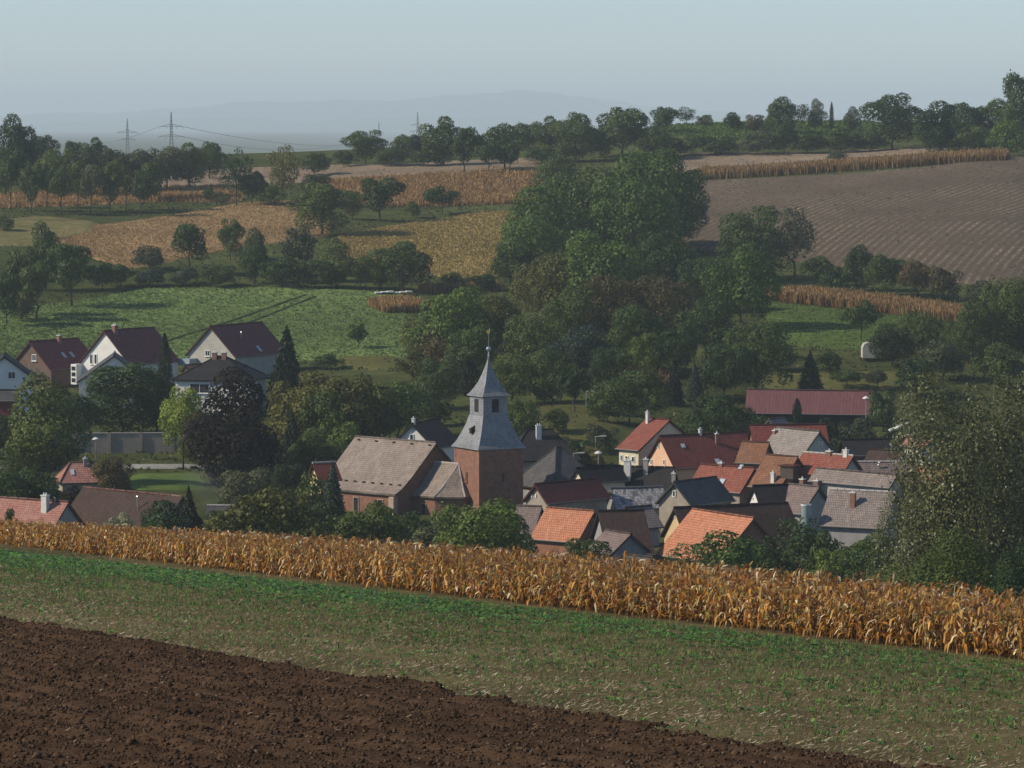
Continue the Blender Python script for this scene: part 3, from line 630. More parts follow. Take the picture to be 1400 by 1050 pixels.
W_brown = plaster_mat('w_brown', (0.15, 0.10, 0.08), 0.3); W_red = plaster_mat('w_red', (0.20, 0.05, 0.045), 0.2)
W_brick = stone_mat('w_brick', (0.22, 0.10, 0.07), (0.30, 0.15, 0.10)); W_stone = stone_mat('w_stone', (0.19, 0.092, 0.065), (0.25, 0.135, 0.10))
W_stone2 = stone_mat('w_stone_pale', (0.42, 0.34, 0.26), (0.34, 0.25, 0.19))
M_frame = plain_mat('m_white_frame', (0.75, 0.75, 0.73), 0.5); M_glass = plain_mat('m_window_glass', (0.025, 0.03, 0.036), 0.15); M_dark = plain_mat('m_dark_opening', (0.02, 0.02, 0.022), 0.9)
M_wood = plain_mat('m_dark_wood', (0.06, 0.042, 0.032), 0.8); M_chim = plain_mat('m_chimney', (0.32, 0.29, 0.27), 0.85); M_chimw = plain_mat('m_white_chimney', (0.62, 0.61, 0.58), 0.8)
M_chimb = plain_mat('m_brick_chimney', (0.22, 0.11, 0.08), 0.9); M_metal = plain_mat('m_grey_metal', (0.42, 0.43, 0.43), 0.35, 0.6); M_teal = plain_mat('m_teal_metal', (0.25, 0.32, 0.31), 0.4, 0.2)
M_gold = plain_mat('m_gilded', (0.75, 0.52, 0.12), 0.3, 0.8); M_skyl = plain_mat('m_roof_window', (0.45, 0.50, 0.55), 0.08); M_ridge = plain_mat('m_ridge_mortar', (0.40, 0.36, 0.33), 0.9)
M_gut = plain_mat('m_gutter', (0.13, 0.12, 0.115), 0.6)
M_teals = plain_mat('m_teal_shutter', (0.12, 0.24, 0.25), 0.7)

def plane_hit(px, py, P, nrm):
    d = ray(px, py); return d*(np.dot(P, nrm)/np.dot(d, nrm))
UP = np.array([0, 0, 1.0])
def add_window(root, O, c, a, n, w_, h_, pane=None, name='window', label=None, bars=True, frame=None):
    """frame, then its pane and bars as pieces of it"""
    b = MB(); t = 0.09
    for s in (-1, 1):
        b.box(c+a*s*(w_/2-t/2)+n*0.03, a*t/2, UP*h_/2, n*0.06); b.box(c+UP*s*(h_/2-t/2)+n*0.03, a*(w_/2-t), UP*t/2, n*0.06)
    if bars and w_ > 0.9: b.box(c+n*0.03, a*0.035, UP*(h_/2-t), n*0.045)
    f = b.build(name, frame or M_frame, root, O)
    if label: f['label'] = label
    g = MB(); g.box(c+n*0.01, a*(w_/2-t), UP*(h_/2-t), n*0.02); g.build('pane', pane or M_glass, f, O)
    if h_ > 0.9 and name == 'window':
        s = MB(); s.box(c-UP*(h_/2+0.05)+n*0.08, a*(w_/2+0.08), UP*0.05, n*0.12); s.build('window_sill', frame or M_frame, f, O)
    return f
def add_chimney(root, O, base, w_, h_, u, n, mat=None, cap=None):
    b = MB(); b.box(base+UP*(h_/2-0.5), u*w_/2, n*w_*0.42, UP*(h_/2+0.5))
    c = b.build('chimney', mat or M_chim, root, O)
    k = MB(); top = base+UP*h_
    k.box(top+UP*0.06, u*(w_/2+0.07), n*(w_*0.42+0.07), UP*0.06)
    for s in ((-0.22, 0.22) if w_ > 0.7 else (0,)): k.tube(top+UP*0.12+u*s*w_, top+UP*0.38+u*s*w_, 0.11, 0.10, 6)
    k.build('chimney_cap', cap or M_chimw, c, O); return c
LOG = []
def house(name, label, R1, R2, E, Y, roof, wall, cat='house', oh=0.4, win=(), chim=(), sky_w=(), vents=(), Lmax=None, group=None, th=0.22, pitch=0.95, verge=None):
    """gabled building: ridge ends R1 and R2 and the eave corner E at R1's end, measured in photo pixels at distance Y"""
    P1 = at(*R1, Y); dE = ray(*E); k = pitch
    ts = np.linspace(0.93, 1.03, 4001)*(Y/dE[1]); hv = ts[:, None]*dE[None, :2]-P1[None, :2]; hd = np.hypot(hv[:, 0], hv[:, 1]); drp = P1[2]-ts*dE[2]
    k = min(k, float((drp/hd).max())*0.995); f = drp-k*hd; j = np.nonzero(f >= 0)[0][0]        # nearest eave point that gives this pitch
    wd, dr = float(hd[j]), float(drp[j]); n = np.array([*(hv[j]/hd[j]), 0]); u = np.array([-n[1], n[0], 0]); xr = (R2[0]-700)/F; d2 = ray(*R2); xr = d2[0]/d2[1]
    L = (xr*P1[1]-P1[0])/(u[0]-xr*u[1])
    if L < 0: u, L = -u, -L
    if Lmax: L = Lmax
    L = min(L, 26.0); P2 = P1+u*L
    LOG.append((name, round(L, 1), round(wd, 1), round(dr, 1), round(math.degrees(math.atan2(dr, wd))), 'y2', round(525-F*(np.dot(P2, (0, SP, CP)))/np.dot(P2, (0, CP, -SP))), R2[1]))
    corners = [P1+n*wd, P1-n*wd, P2+n*wd, P2-n*wd]; zg = min(hgt(c[0], c[1]) for c in corners)-0.4
    zg = min(zg, P1[2]-dr-1.0)
    O = np.array([*((P1+P2)/2)[:2], zg+0.4]); root = empty(name, O); tag(root, label, cat, group)
    # walls
    hw = wd-oh; k = dr/wd; ze = P1[2]-k*hw-th*1.25; zt = P1[2]-th*1.25; A, Bq = P1+u*oh, P2-u*oh; b = MB()
    def pt(base, s, z): q = base+n*s; return np.array([q[0], q[1], z])
    pent = lambda base: [pt(base, -hw, zg), pt(base, hw, zg), pt(base, hw, ze), pt(base, 0, zt), pt(base, -hw, ze)]
    pa, pb = pent(A), pent(Bq)
    b.face(pa); b.face(pb[::-1])
    for i in ((0, 4), (1, 2)): b.face([pa[i[0]], pb[i[0]], pb[i[1]], pa[i[1]]])
    b.build('wall', wall, root, O)
    # roof slabs
    b = MB(); sl_ = math.hypot(wd, dr); nseg = 6
    for s in (-1, 1):
        nr = (n*s*dr+UP*wd)/sl_
        e1, e2 = P1+n*s*wd-UP*dr, P2+n*s*wd-UP*dr
        sag = [0.0, -0.05, -0.07, -0.06, -0.03, 0.0, 0.0]
        prev = None
        for q in range(nseg+1):                                  # old roofs are not ruler straight
            f = q/nseg; r_ = P1*(1-f)+P2*f+UP*sag[q]*min(1, L/12); e = e1*(1-f)+e2*f+UP*sag[(q+2) % 6]*0.6
            if prev is not None:
                pr, pe, pf = prev
                b.face([pr, pe, e, r_] if s > 0 else [pr, r_, e, pe], [(L*pf, sl_), (L*pf, 0), (L*f, 0), (L*f, sl_)] if s > 0 else [(L*pf, sl_), (L*f, sl_), (L*f, 0), (L*pf, 0)])
                b.face([pr-nr*th, r_-nr*th, e-nr*th, pe-nr*th]); b.face([pe, pe-nr*th, e-nr*th, e])
            prev = (r_, e, f)
        for (p, e) in ((P1, e1), (P2, e2)): b.face([p, e, e-nr*th, p-nr*th])
    rf = b.build('roof', roof, root, O)
    b = MB(); e1 = P1+n*(wd+0.06)-UP*(dr+0.05); b.tube(e1, e1+u*L, 0.085, 0.085, 6); b.tube(e1+u*0.5, np.array([*(e1+u*0.5-n*(oh*0.5+0.06))[:2], e1[2]-0.6]), 0.05, 0.05, 5); b.build('gutter', M_gut, rf, O)
    c = MB(); sg = 9
    for q in range(sg):
        f0, f1 = q/sg, (q+0.93)/sg; c.tube(P1*(1-f0)+P2*f0+UP*0.02, P1*(1-f1)+P2*f1+UP*0.02, 0.16, 0.14, 6)
    c.build('ridge_cap', verge or roof, rf, O)
    nr = (n*dr+UP*wd)/sl_; up = (UP*dr-n*wd); up = -(n*wd-UP*dr)/sl_
    px = Y/F
    for w_ in win:                                   # (face, x, y, w px, h px, pane)
        fc, x, y, ww, hh = w_[:5]
        if fc == 'g': c = plane_hit(x, y, A, u); add_window(root, O, c-u*0.02, n, -u, ww*px, hh*px, *(w_[5:6]))
        else: c = plane_hit(x, y, P1+n*hw, n); add_window(root, O, c+n*0.02, u, n, ww*px/max(abs(u[0]), 0.3), hh*px, *(w_[5:6]))
    for (x, y, ww, hh) in sky_w:
        c = plane_hit(x, y, P1, nr); b = MB(); b.box(c+nr*0.05, u*ww/2, up*hh/2, nr*0.07); g = b.build('roof_window', M_metal, root, O)
        b = MB(); b.box(c+nr*0.125, u*(ww/2-0.08), up*(hh/2-0.08), nr*0.015); b.build('pane', M_skyl, g, O)
    for ch in chim:                                  # (x, y of its foot, w m, h m, material)
        x, y, ww, hh = ch[:4]; c = plane_hit(x, y, P1, nr)
        if np.dot(c-P1, n) < 0.3: c = P1+u*np.clip(np.dot(at(x, y, Y)-P1, u), 0.6, L-0.6)-UP*0.3
        add_chimney(root, O, c, ww, hh, u, n, ch[4] if len(ch) > 4 else None)
    for (x, y, hh) in vents:
        c = plane_hit(x, y, P1, nr); b = MB(); b.tube(c-UP*0.2, c+UP*hh, 0.07, 0.07, 6); b.tube(c+UP*hh, c+UP*(hh+0.12), 0.16, 0.1, 6); b.build('vent_pipe', M_metal, root, O)
    return dict(root=root, O=O, P1=P1, P2=P2, u=u, n=n, w=wd, d=dr, L=L, hw=hw, ze=ze, zg=zg, nr=nr)
def hip_house(name, label, apex, Y, ridge, L, W, drop, yaw, roof, wall, cat='house', win=(), chim=(), sky_w=(), th=0.2, oh=0.5):
    """hipped building: middle of the ridge in photo pixels, sizes in metres"""
    C_ = at(*apex, Y); u = np.array([math.cos(yaw), math.sin(yaw), 0]); n = np.array([u[1], -u[0], 0])
    zg = min(hgt(*(C_+u*a*L/2+n*b*W/2)[:2]) for a in (-1, 1) for b in (-1, 1))-0.4
    O = np.array([C_[0], C_[1], zg+0.4]); root = empty(name, O); tag(root, label, cat)
    zt = C_[2]-drop-0.05; zt = max(zt, zg+1.5); b = MB()
    q = [C_+u*a*(L/2-oh)+n*b_*(W/2-oh) for a, b_ in ((-1, -1), (1, -1), (1, 1), (-1, 1))]
    for i in range(4):
        p, r_ = q[i], q[(i+1) % 4]; b.face([(p[0], p[1], zg), (r_[0], r_[1], zg), (r_[0], r_[1], zt), (p[0], p[1], zt)])
    b.build('wall', wall, root, O)
    e = [C_+u*a*L/2+n*b_*W/2-UP*drop for a, b_ in ((-1, -1), (1, -1), (1, 1), (-1, 1))]; r1, r2 = C_-u*ridge/2, C_+u*ridge/2; b = MB()
    def up_uv(pts, o_, a): return [(float(np.dot(p-o_, a)), float((p[2]-o_[2])*1.4)) for p in pts]
    for pts, a in (([e[0], e[1], r2, r1], u), ([e[2], e[3], r1, r2], u), ([e[1], e[2], r2], n), ([e[3], e[0], r1], n)): b.face(pts, up_uv(pts, e[0], a))
    for i in range(4): b.face([e[i], e[(i+1) % 4], e[(i+1) % 4]-UP*th, e[i]-UP*th])
    b.face([p-UP*th for p in e[::-1]])
    rf = b.build('roof', roof, root, O)
    c = MB(); c.tube(r1-u*0.1, r2+u*0.1, 0.15, 0.15, 6)
    for p, r_ in ((e[0], r1), (e[3], r1), (e[1], r2), (e[2], r2)): c.tube(p, r_, 0.12, 0.13, 5)
    c.build('ridge_cap', roof, rf, O)
    for ch in chim:
        add_chimney(root, O, C_+u*ch[0]+n*ch[1]-UP*ch[2], ch[3], ch[4], u, n, ch[5] if len(ch) > 5 else None)
    px = Y/F
    for (x, y, ww, hh, *pn) in win:
        c = plane_hit(x, y, C_+n*(W/2-oh), n); add_window(root, O, c+n*0.02, u, n, ww*px, hh*px, *pn)
    for (x, y, ww, hh) in sky_w:
        nr = n*drop+UP*W/2; nr /= np.linalg.norm(nr); c = plane_hit(x, y, C_, nr); upv = np.cross(nr, u); b = MB(); b.box(c+nr*0.05, u*ww/2, upv*hh/2, nr*0.07); b.build('roof_window', M_skyl, rf, O)
    return dict(root=root, O=O, C=C_, u=u, n=n)

# ---------------------------------------------------------------- new houses on the left, below the green field
house('white_house', 'white gabled house with black roof and two skylights at the left edge', (6, 487), (38, 481), (47, 517), 605, T_dark, W_white, win=[('g', 16, 513, 10, 10)], sky_w=[(44, 508, 0.7, 1.3), (51, 506, 0.7, 1.3)], Lmax=11)
house('red_shed', 'red walled shed with blue grey roof at the left edge', (-12, 533), (26, 530), (-14, 548), 575, T_slate, W_red, 'shed')
house('brown_house', 'brown house with dark red roof behind the black roofed white house', (40, 467), (108, 465), (70, 506), 655, T_wine, W_brown, win=[('g', 47, 489, 8, 9)], chim=[(81, 468, 0.7, 1.2, M_chimb)], sky_w=[(87, 486, 0.8, 1.3), (98, 485, 0.8, 1.3)])
h = house('white_house', 'tall white gabled house with dark red roof and paired gable windows', (142, 452), (211, 450), (178, 499), 648, T_wine, W_white, win=[('g', 125, 491, 5, 14), ('g', 131, 491, 5, 14), ('g', 122, 512, 6, 8)], chim=[(157, 455, 0.9, 1.3, M_chimb)])
b = MB(); c = plane_hit(110, 511, h['P1']+h['u']*0.4, h['u']); b.box(c-h['u']*0.9, h['n']*0.65, UP*1.8, h['u']*0.9); bay = b.build('glazed_bay', W_white, h['root'], h['O'])
for k in (-1, 0, 1):
    b = MB(); b.box(c-h['u']*1.82+UP*k*1.05, h['n']*0.45, UP*0.35, h['u']*0.03); b.build('pane', M_glass, bay, h['O'])
h = house('white_house', 'small white house with wide gable and dark roof behind the pointed tree', (156, 486), (186, 480), (208, 522), 618, T_slate, W_white, win=[('g', 141, 511, 6, 12), ('g', 128, 531, 7, 9)], chim=[(180, 485, 0.8, 1.2)], Lmax=11)
b = MB(); cc = h['P1']+h['u']*0.2-UP*(h['d']+1.0); b.box(cc-h['u']*0.6-h['n']*3.0, h['n']*2.2, UP*0.06, h['u']*0.7); b.build('balcony_slab', W_pale, h['root'], h['O'])
b = MB(); cc = cc-h['u']*1.25-h['n']*3.0
for k in range(9): b.tube(cc+h['n']*(k-4)*0.52, cc+h['n']*(k-4)*0.52+UP*1.0, 0.03, 0.03, 4)
b.tube(cc-h['n']*2.2+UP*1.0, cc+h['n']*2.2+UP*1.0, 0.04, 0.04, 4); b.build('balcony_rail', M_metal, h['root'], h['O'])
h = house('white_house', 'white house with dark red roof and balcony right of the narrow conifer', (287, 446), (359, 445), (322, 488), 655, T_wine, W_pale, win=[('g', 284, 483, 8, 8)], sky_w=[(354, 477, 0.8, 1.4)], vents=[(330, 461, 0.9)])
b = MB(); c = plane_hit(262, 494, h['P1']+h['u']*0.4, h['u']); b.box(c-h['u']*1.2, h['n']*1.3, UP*0.6, h['u']*1.2); b.build('balcony', plain_mat('m_balcony', (0.30, 0.36, 0.40), 0.5), h['root'], h['O'])
h = hip_house('bungalow', 'low house with broad dark hipped roof and two chimneys', (302, 487), 600, 1.5, 13.5, 11, 3.6, math.radians(-12), T_dark, W_white, chim=[(-0.9, 0.5, 0.3, 0.75, 0.9, M_chimb), (0.7, 0.5, 0.3, 0.75, 0.9, M_chimb)], win=[(273, 531, 28, 13, M_dark), (310, 529, 10, 9)])
house('garage', 'small orange tiled garage left of the dark hipped roof', (254, 499), (262, 496), (261, 508), 612, T_orange, W_cream, 'garage', Lmax=5)

# ---------------------------------------------------------------- village, left of the church
house('farmhouse', 'low house with pinkish red tiles and pale chimney at lower left', (94, 686), (-30, 682), (70, 727), 440, T_pinkred, W_pale, chim=[(62, 697, 0.8, 1.7, M_chimw)], vents=[(75, 688, 0.6)], verge=T_pinkred)
house('barn', 'long barn with big dark brown tiled roof beside the maize', (114, 666), (250, 670), (78, 716), 452, T_brown, W_brown, 'barn', chim=[(76, 718, 0.7, 1.5, M_chim)], vents=[(188, 697, 1.6)], verge=T_pinkred)
hip_house('cottage', 'small cottage with pink hipped roof half hidden by trees', (108, 632), 515, 2.5, 6.5, 6.5, 2.6, math.radians(15), T_pinkred, W_tan, chim=[(0.8, 0.6, 0.2, 0.5, 0.7)], sky_w=[(99, 646, 0.5, 1.1)])
house('outbuilding', 'low outbuilding with plain grey roof between bushes left of the church', (283, 691), (321, 692), (279, 716), 448, T_slate, W_grey, 'outbuilding', verge=M_ridge)
house('shed', 'low shed with orange ridge tiles almost buried in bushes', (452, 708), (400, 706), (456, 722), 432, T_orange, W_brick, 'shed')
house('cottage', 'tiny cottage with white trimmed yellow gable left of the church', (427, 633), (458, 633), (436, 657), 472, T_darkred, W_yellow, win=[('g', 427, 643, 3, 6)], verge=M_ridge, Lmax=3.3)

# ---------------------------------------------------------------- church
Y = 486; P1 = at(597, 605, Y); d2 = ray(486, 596.5); P2 = d2*(P1[2]/d2[2]); u = (P1-P2); L = np.linalg.norm(u); u = u/L; n = np.array([u[1], -u[0], 0]); n = n if n[1] < 0 else -n
dE = ray(540, 676); t, wd, dr = np.linalg.solve(np.stack([dE, -n, UP], 1), P1); LOG.append(('church', L, wd, dr))
zg = -51.6; O = np.array([P1[0]-u[0]*L/2, P1[1]-u[1]*L/2, hgt(P1[0], P1[1])]); church = empty('church', O); tag(church, 'red stone village church with slate topped tower and tiled nave', 'church')
def roof_shell(root, faces, mat, name, ua, O_, th=0.0):
    b = MB()
    for pts in faces: b.face(pts, [(float(np.dot(np.asarray(p)-O_, ua)), float((p[2]-O_[2])*1.5)) for p in pts])
    return b.build(name, mat, root, O_)
# nave: slope with a flared foot
prof = [(0, 0), (0.62, 0.70), (0.86, 0.92), (1.0, 1.0)]
b = MB()
for s in (-1, 1):
    for (a0, z0), (a1, z1) in zip(prof, prof[1:]):
        A0, A1 = P2+n*s*wd*a0-UP*dr*z0, P2+n*s*wd*a1-UP*dr*z1; B0, B1 = A0+u*L, A1+u*L
        sl_ = math.hypot(wd, dr); b.face([A0, A1, B1, B0], [(0, -a0*sl_), (0, -a1*sl_), (L, -a1*sl_), (L, -a0*sl_)])
        b.face([B0-UP*0.25, B1-UP*0.25, A1-UP*0.25, A0-UP*0.25]); b.face([B0, B1, B1-UP*0.25, B0-UP*0.25]); b.face([A0, A0-UP*0.25, A1-UP*0.25, A1])
    e0 = P2+n*s*wd-UP*dr; b.face([e0, e0-UP*0.25, e0+u*L-UP*0.25, e0+u*L])
nave_roof = b.build('nave_roof', T_church, church, O)
c = MB()
for q in range(16): c.tube(P2+u*L*q/16, P2+u*L*(q+0.94)/16, 0.17, 0.15, 6)
c.build('ridge_cap', T_church, nave_roof, O)
nr = (n*dr+UP*wd)/math.hypot(wd, dr)
for q in range(9):                                       # small roof vents in two rows
    for f, kk in ((0.06, 0), (0.78, 1)):
        if (q+kk) % 2 == 0 or kk:
            pz = np.interp(f, [a for a, _ in prof], [z for _, z in prof]); pp_ = P2+u*L*(q+0.7)/9.2+n*wd*f-UP*dr*pz; b = MB(); b.box(pp_+nr*0.1, u*0.16, n*0.14, nr*0.12); b.build('roof_vent', M_wood, nave_roof, O)
hw = wd-0.45; b = MB(); A, Bq = P2+u*0.5, P1-u*0.35
def wl(base, s, z): q = base+n*s; return (q[0], q[1], z)
ze = P1[2]-dr*0.93; zt = P1[2]-0.35
mid = lambda base, s: wl(base, s*0.60*wd, P1[2]-dr*0.72)
pa = [wl(A, -hw, zg), wl(A, hw, zg), wl(A, hw, ze-0.3), mid(A, 1), wl(A, 0, zt), mid(A, -1), wl(A, -hw, ze-0.3)]; pb = [wl(Bq, -hw, zg), wl(Bq, hw, zg), wl(Bq, hw, ze-0.3), mid(Bq, 1), wl(Bq, 0, zt), mid(Bq, -1), wl(Bq, -hw, ze-0.3)]
b.face(pa); b.face(pb[::-1]); b.face([pa[0], pb[0], pb[6], pa[6]]); b.face([pa[1], pa[2], pb[2], pb[1]]); b.build('nave_wall', W_stone, church, O)
for f in (0.2, 0.5, 0.8):
    c = P2+u*L*f+n*hw; c = np.array([c[0], c[1], ze-2.6]); add_window(church, O, c+n*0.02, u, n, 1.0, 2.6, bars=False, frame=W_stone2)
for f in (0.02, 0.97):
    c = P2+u*L*f+n*(hw+0.35); b = MB(); b.box((c[0], c[1], (zg+ze-0.8)/2), u*0.45, n*0.4, UP*((ze-0.8-zg)/2)); b.build('buttress', W_stone2, church, O)
# chancel with a three sided end
Pc = at(627, 634, 483.2); Rz = Pc[2]; s0 = np.dot(Pc-P1, u); off = np.dot(Pc-P1, n); base = P1+n*off
cw = 4.6; cd = 4.1; ca = s0; cb = 3.0
def cp(s, a, z): q = base+u*s+n*a; return np.array([q[0], q[1], z])
zc = Rz-cd; eav = [cp(-0.3, cw, zc), cp(ca-0.3, cw, zc), cp(ca+cb, cw*0.45, zc), cp(ca+cb, -cw*0.45, zc), cp(ca-0.3, -cw, zc), cp(-0.3, -cw, zc)]
ra, rb = cp(-0.3, 0, Rz), cp(ca, 0, Rz)
def fl(e, r_, t): return e*(1-t)+r_*t-UP*cd*0.16*4*t*(1-t)*0.6
b = MB(); tv = (0, 0.3, 1.0)
for e0, e1, r0, r1 in ((eav[0], eav[1], ra, rb), (eav[1], eav[2], rb, rb), (eav[2], eav[3], rb, rb), (eav[3], eav[4], rb, rb), (eav[4], eav[5], rb, ra)):
    ax = (e1-e0)/np.linalg.norm(e1-e0)
    for t0, t1 in zip(tv, tv[1:]):
        pts = [fl(e0, r0, t0), fl(e1, r1, t0), fl(e1, r1, t1), fl(e0, r0, t1)]
        b.face(pts, [(float(np.dot(p-e0, ax)), float((p[2]-zc)*1.5)) for p in pts])
    b.face([e0, e1, e1-UP*0.22, e0-UP*0.22])
b.face([p-UP*0.22 for p in eav])
chr_ = b.build('chancel_roof', T_browngrey if False else T_church, church, O)
c = MB(); c.tube(ra, rb, 0.15, 0.15, 6)
for e in (eav[1], eav[2], eav[3]):
    for t0, t1 in zip((0, 0.3, 0.65), (0.3, 0.65, 1.0)): c.tube(fl(e, rb, t0), fl(e, rb, t1), 0.13, 0.13, 5)
c.build('ridge_cap', M_ridge, chr_, O)
b = MB(); q = [cp(-0.3, cw-0.4, 0), cp(ca-0.45, cw-0.4, 0), cp(ca+cb-0.4, cw*0.45-0.15, 0), cp(ca+cb-0.4, -cw*0.45+0.15, 0), cp(ca-0.45, -cw+0.4, 0), cp(-0.3, -cw+0.4, 0)]
for p, r_ in zip(q, q[1:]): b.face([(p[0], p[1], zg), (r_[0], r_[1], zg), (r_[0], r_[1], zc-0.1), (p[0], p[1], zc-0.1)])
b.build('chancel_wall', W_stone, church, O)
for p, r_ in ((q[0], q[1]), (q[1], q[2])):
    a = (r_-p); a /= np.linalg.norm(a); nn = np.array([a[1], -a[0], 0]); c = (p+r_)/2; nn = nn if np.dot(nn, c-cp(0, 0, 0)) > 0 else -nn
    add_window(church, O, np.array([c[0], c[1], zc-2.2])+nn*0.02, a, nn, 0.9, 2.4, bars=False, frame=W_stone2)
# tower
Tc = at(668, 610, 483); TY = 483; a30 = math.radians(30); tu = np.array([math.cos(a30), math.sin(a30), 0]); tn = np.array([math.sin(a30), -math.cos(a30), 0])   # tn faces us, to the right
def tp(a, b_, z): q = Tc+tu*a+tn*b_; return np.array([q[0], q[1], z])
def zpix(y): return at(668, y, TY)[2]
s = 3.32; ze = zpix(611); b = MB(); q = [tp(-s, -s, 0), tp(s, -s, 0), tp(s, s, 0), tp(-s, s, 0)]
for i in range(4):
    p, r_ = q[i], q[(i+1) % 4]; b.face([(p[0], p[1], zg), (r_[0], r_[1], zg), (r_[0], r_[1], ze+0.3), (p[0], p[1], ze+0.3)])
tw_ = b.build('tower_wall', W_stone, church, O)
for sx, sy in ((-1, -1), (1, -1), (1, 1), (-1, 1)):      # corner stones
    b = MB(); k = 0; z = zg
    while z < ze-0.45:
        l1, l2 = (0.5, 0.28) if k % 2 else (0.28, 0.5)
        c = tp(sx*(s-l1/2+0.04), sy*(s-l2/2+0.04), z+0.22); b.box(c, tu*l1/2, tn*l2/2, UP*0.21); z += 0.44; k += 1
    b.build('quoin_stones', W_brick, tw_, O)
for (a, b_, ax, nn) in ((0.3, s, tu, tn), (-s, 0.0, tn, -tu)):
    c = tp(a, b_, zpix(650)); add_window(church, O, c+nn*0.02, ax, nn, 0.5, 1.3, M_dark, bars=False, frame=W_brick)
def ring(half, z): return [tp(-half, -half, z), tp(half, -half, z), tp(half, half, z), tp(-half, half, z)]
def flare(prof_, name, mat, close=True):
    b = MB(); acc = 0
    for (h0, z0), (h1, z1) in zip(prof_, prof_[1:]):
        r0, r1 = ring(h0, z0), ring(h1, z1); st = math.hypot(h0-h1, z1-z0)
        for i in range(4):
            p, q_, r_, t_ = r0[i], r0[(i+1) % 4], r1[(i+1) % 4], r1[i]; b.face([p, q_, r_, t_], [(-h0, acc), (h0, acc), (h1, acc+st), (-h1, acc+st)])
        acc += st
    r0 = ring(prof_[0][0], prof_[0][1]); b.face(r0[::-1])
    return b.build(name, mat, church, O)
z0, z1 = zpix(610), zpix(567)
skirt = flare([(3.62, z0-0.15), (3.62, z0), (3.30, z0+0.42), (2.95, z0+1.1), (2.55, z0+2.05), (2.2, z0+3.0), (1.88, z1)], 'tower_roof', T_tower)
zb0, zb1 = z1-0.1, zpix(542)
b = MB(); r0, r1 = ring(1.82, zb0), ring(1.82, zb1)
for i in range(4): b.face([r0[i], r0[(i+1) % 4], r1[(i+1) % 4], r1[i]], [(0, 0), (3.6, 0), (3.6, 2.6), (0, 2.6)])
bel = b.build('belfry', T_tower, church, O)
for nn, ax in ((tn, tu), (-tu, tn), (tu, tn), (-tn, tu)):
    c0 = Tc+nn*1.84; c0 = np.array([c0[0], c0[1], (zb0+zb1)/2+0.15]); b = MB()
    b.box(c0, ax*0.5, UP*0.85, nn*0.03); ow = b.build('louvre_opening', M_dark, bel, O)
    for k in range(4):
        b = MB(); b.box(c0+UP*(-0.6+k*0.4)+nn*0.07, ax*0.46, UP*0.05+nn*0.05, nn*0.02); b.build('louvre_slat', M_wood, bel, O)
for (off_, hh) in ((-0.3, 0.6),):                         # little dormer in the slate skirt
    c = Tc-tu*2.62+tn*0.35; c = np.array([c[0], c[1], zpix(588)]); b = MB(); b.box(c, tn*0.28, tu*0.35, UP*0.30); b.face([c-tu*0.5+tn*0.4+UP*0.25, c-tu*0.5-tn*0.4+UP*0.25, c+tu*0.3+UP*0.75]); b.face([c-tu*0.5+tn*0.4+UP*0.25, c+tu*0.3+UP*0.75, c+tu*0.4+tn*0.3+UP*0.25]); b.face([c-tu*0.5-tn*0.4+UP*0.25, c+tu*0.4-tn*0.3+UP*0.25, c+tu*0.3+UP*0.75]); b.build('dormer', T_slate, church, O)
zs0, zs1 = zpix(540), zpix(489)
hs = zs1-zs0
flare([(2.12, zs0-0.12), (2.12, zs0), (1.75, zs0+0.42), (1.35, zs0+hs*0.22), (1.0, zs0+hs*0.36), (0.70, zs0+hs*0.53), (0.40, zs0+hs*0.73), (0.17, zs0+hs*0.9), (0.08, zs1)], 'spire', T_tower)
b = MB(); b.lathe((Tc[0], Tc[1], zs1-0.1), [(0.10, 0), (0.13, 0.3), (0.08, 0.8), (0.05, 0.95)], 8); zb = zpix(477); b.lathe((Tc[0], Tc[1], zb), [(0.33*math.sin(t), -0.33*math.cos(t)) for t in np.linspace(0.02, math.pi-0.02, 9)], 12); b.tube((Tc[0], Tc[1], zb), (Tc[0], Tc[1], zpix(457)), 0.045, 0.035, 5)
b.build('finial', M_metal, church, O)
b = MB(); zc_ = zpix(455); cx = Tc
shape = [(-0.42, 0.02), (-0.5, 0.30), (-0.38, 0.42), (-0.22, 0.18), (0.0, 0.12), (0.14, 0.30), (0.17, 0.48), (0.26, 0.52), (0.30, 0.40), (0.40, 0.36), (0.28, 0.28), (0.26, 0.08), (0.10, -0.10), (-0.14, -0.12)]
vax = np.array([0.55, 0.835, 0]); vt = np.array([-0.835, 0.55, 0])*0.02
f1 = [np.array([cx[0], cx[1], zc_])+vax*x*1.0+UP*z*1.0+vt for x, z in shape]; f2 = [p-2*vt for p in f1]
b.face(f1); b.face(f2[::-1])
for i in range(len(shape)): j = (i+1) % len(shape); b.face([f1[i], f2[i], f2[j], f1[j]])
b.build('weathercock', M_gold, church, O)

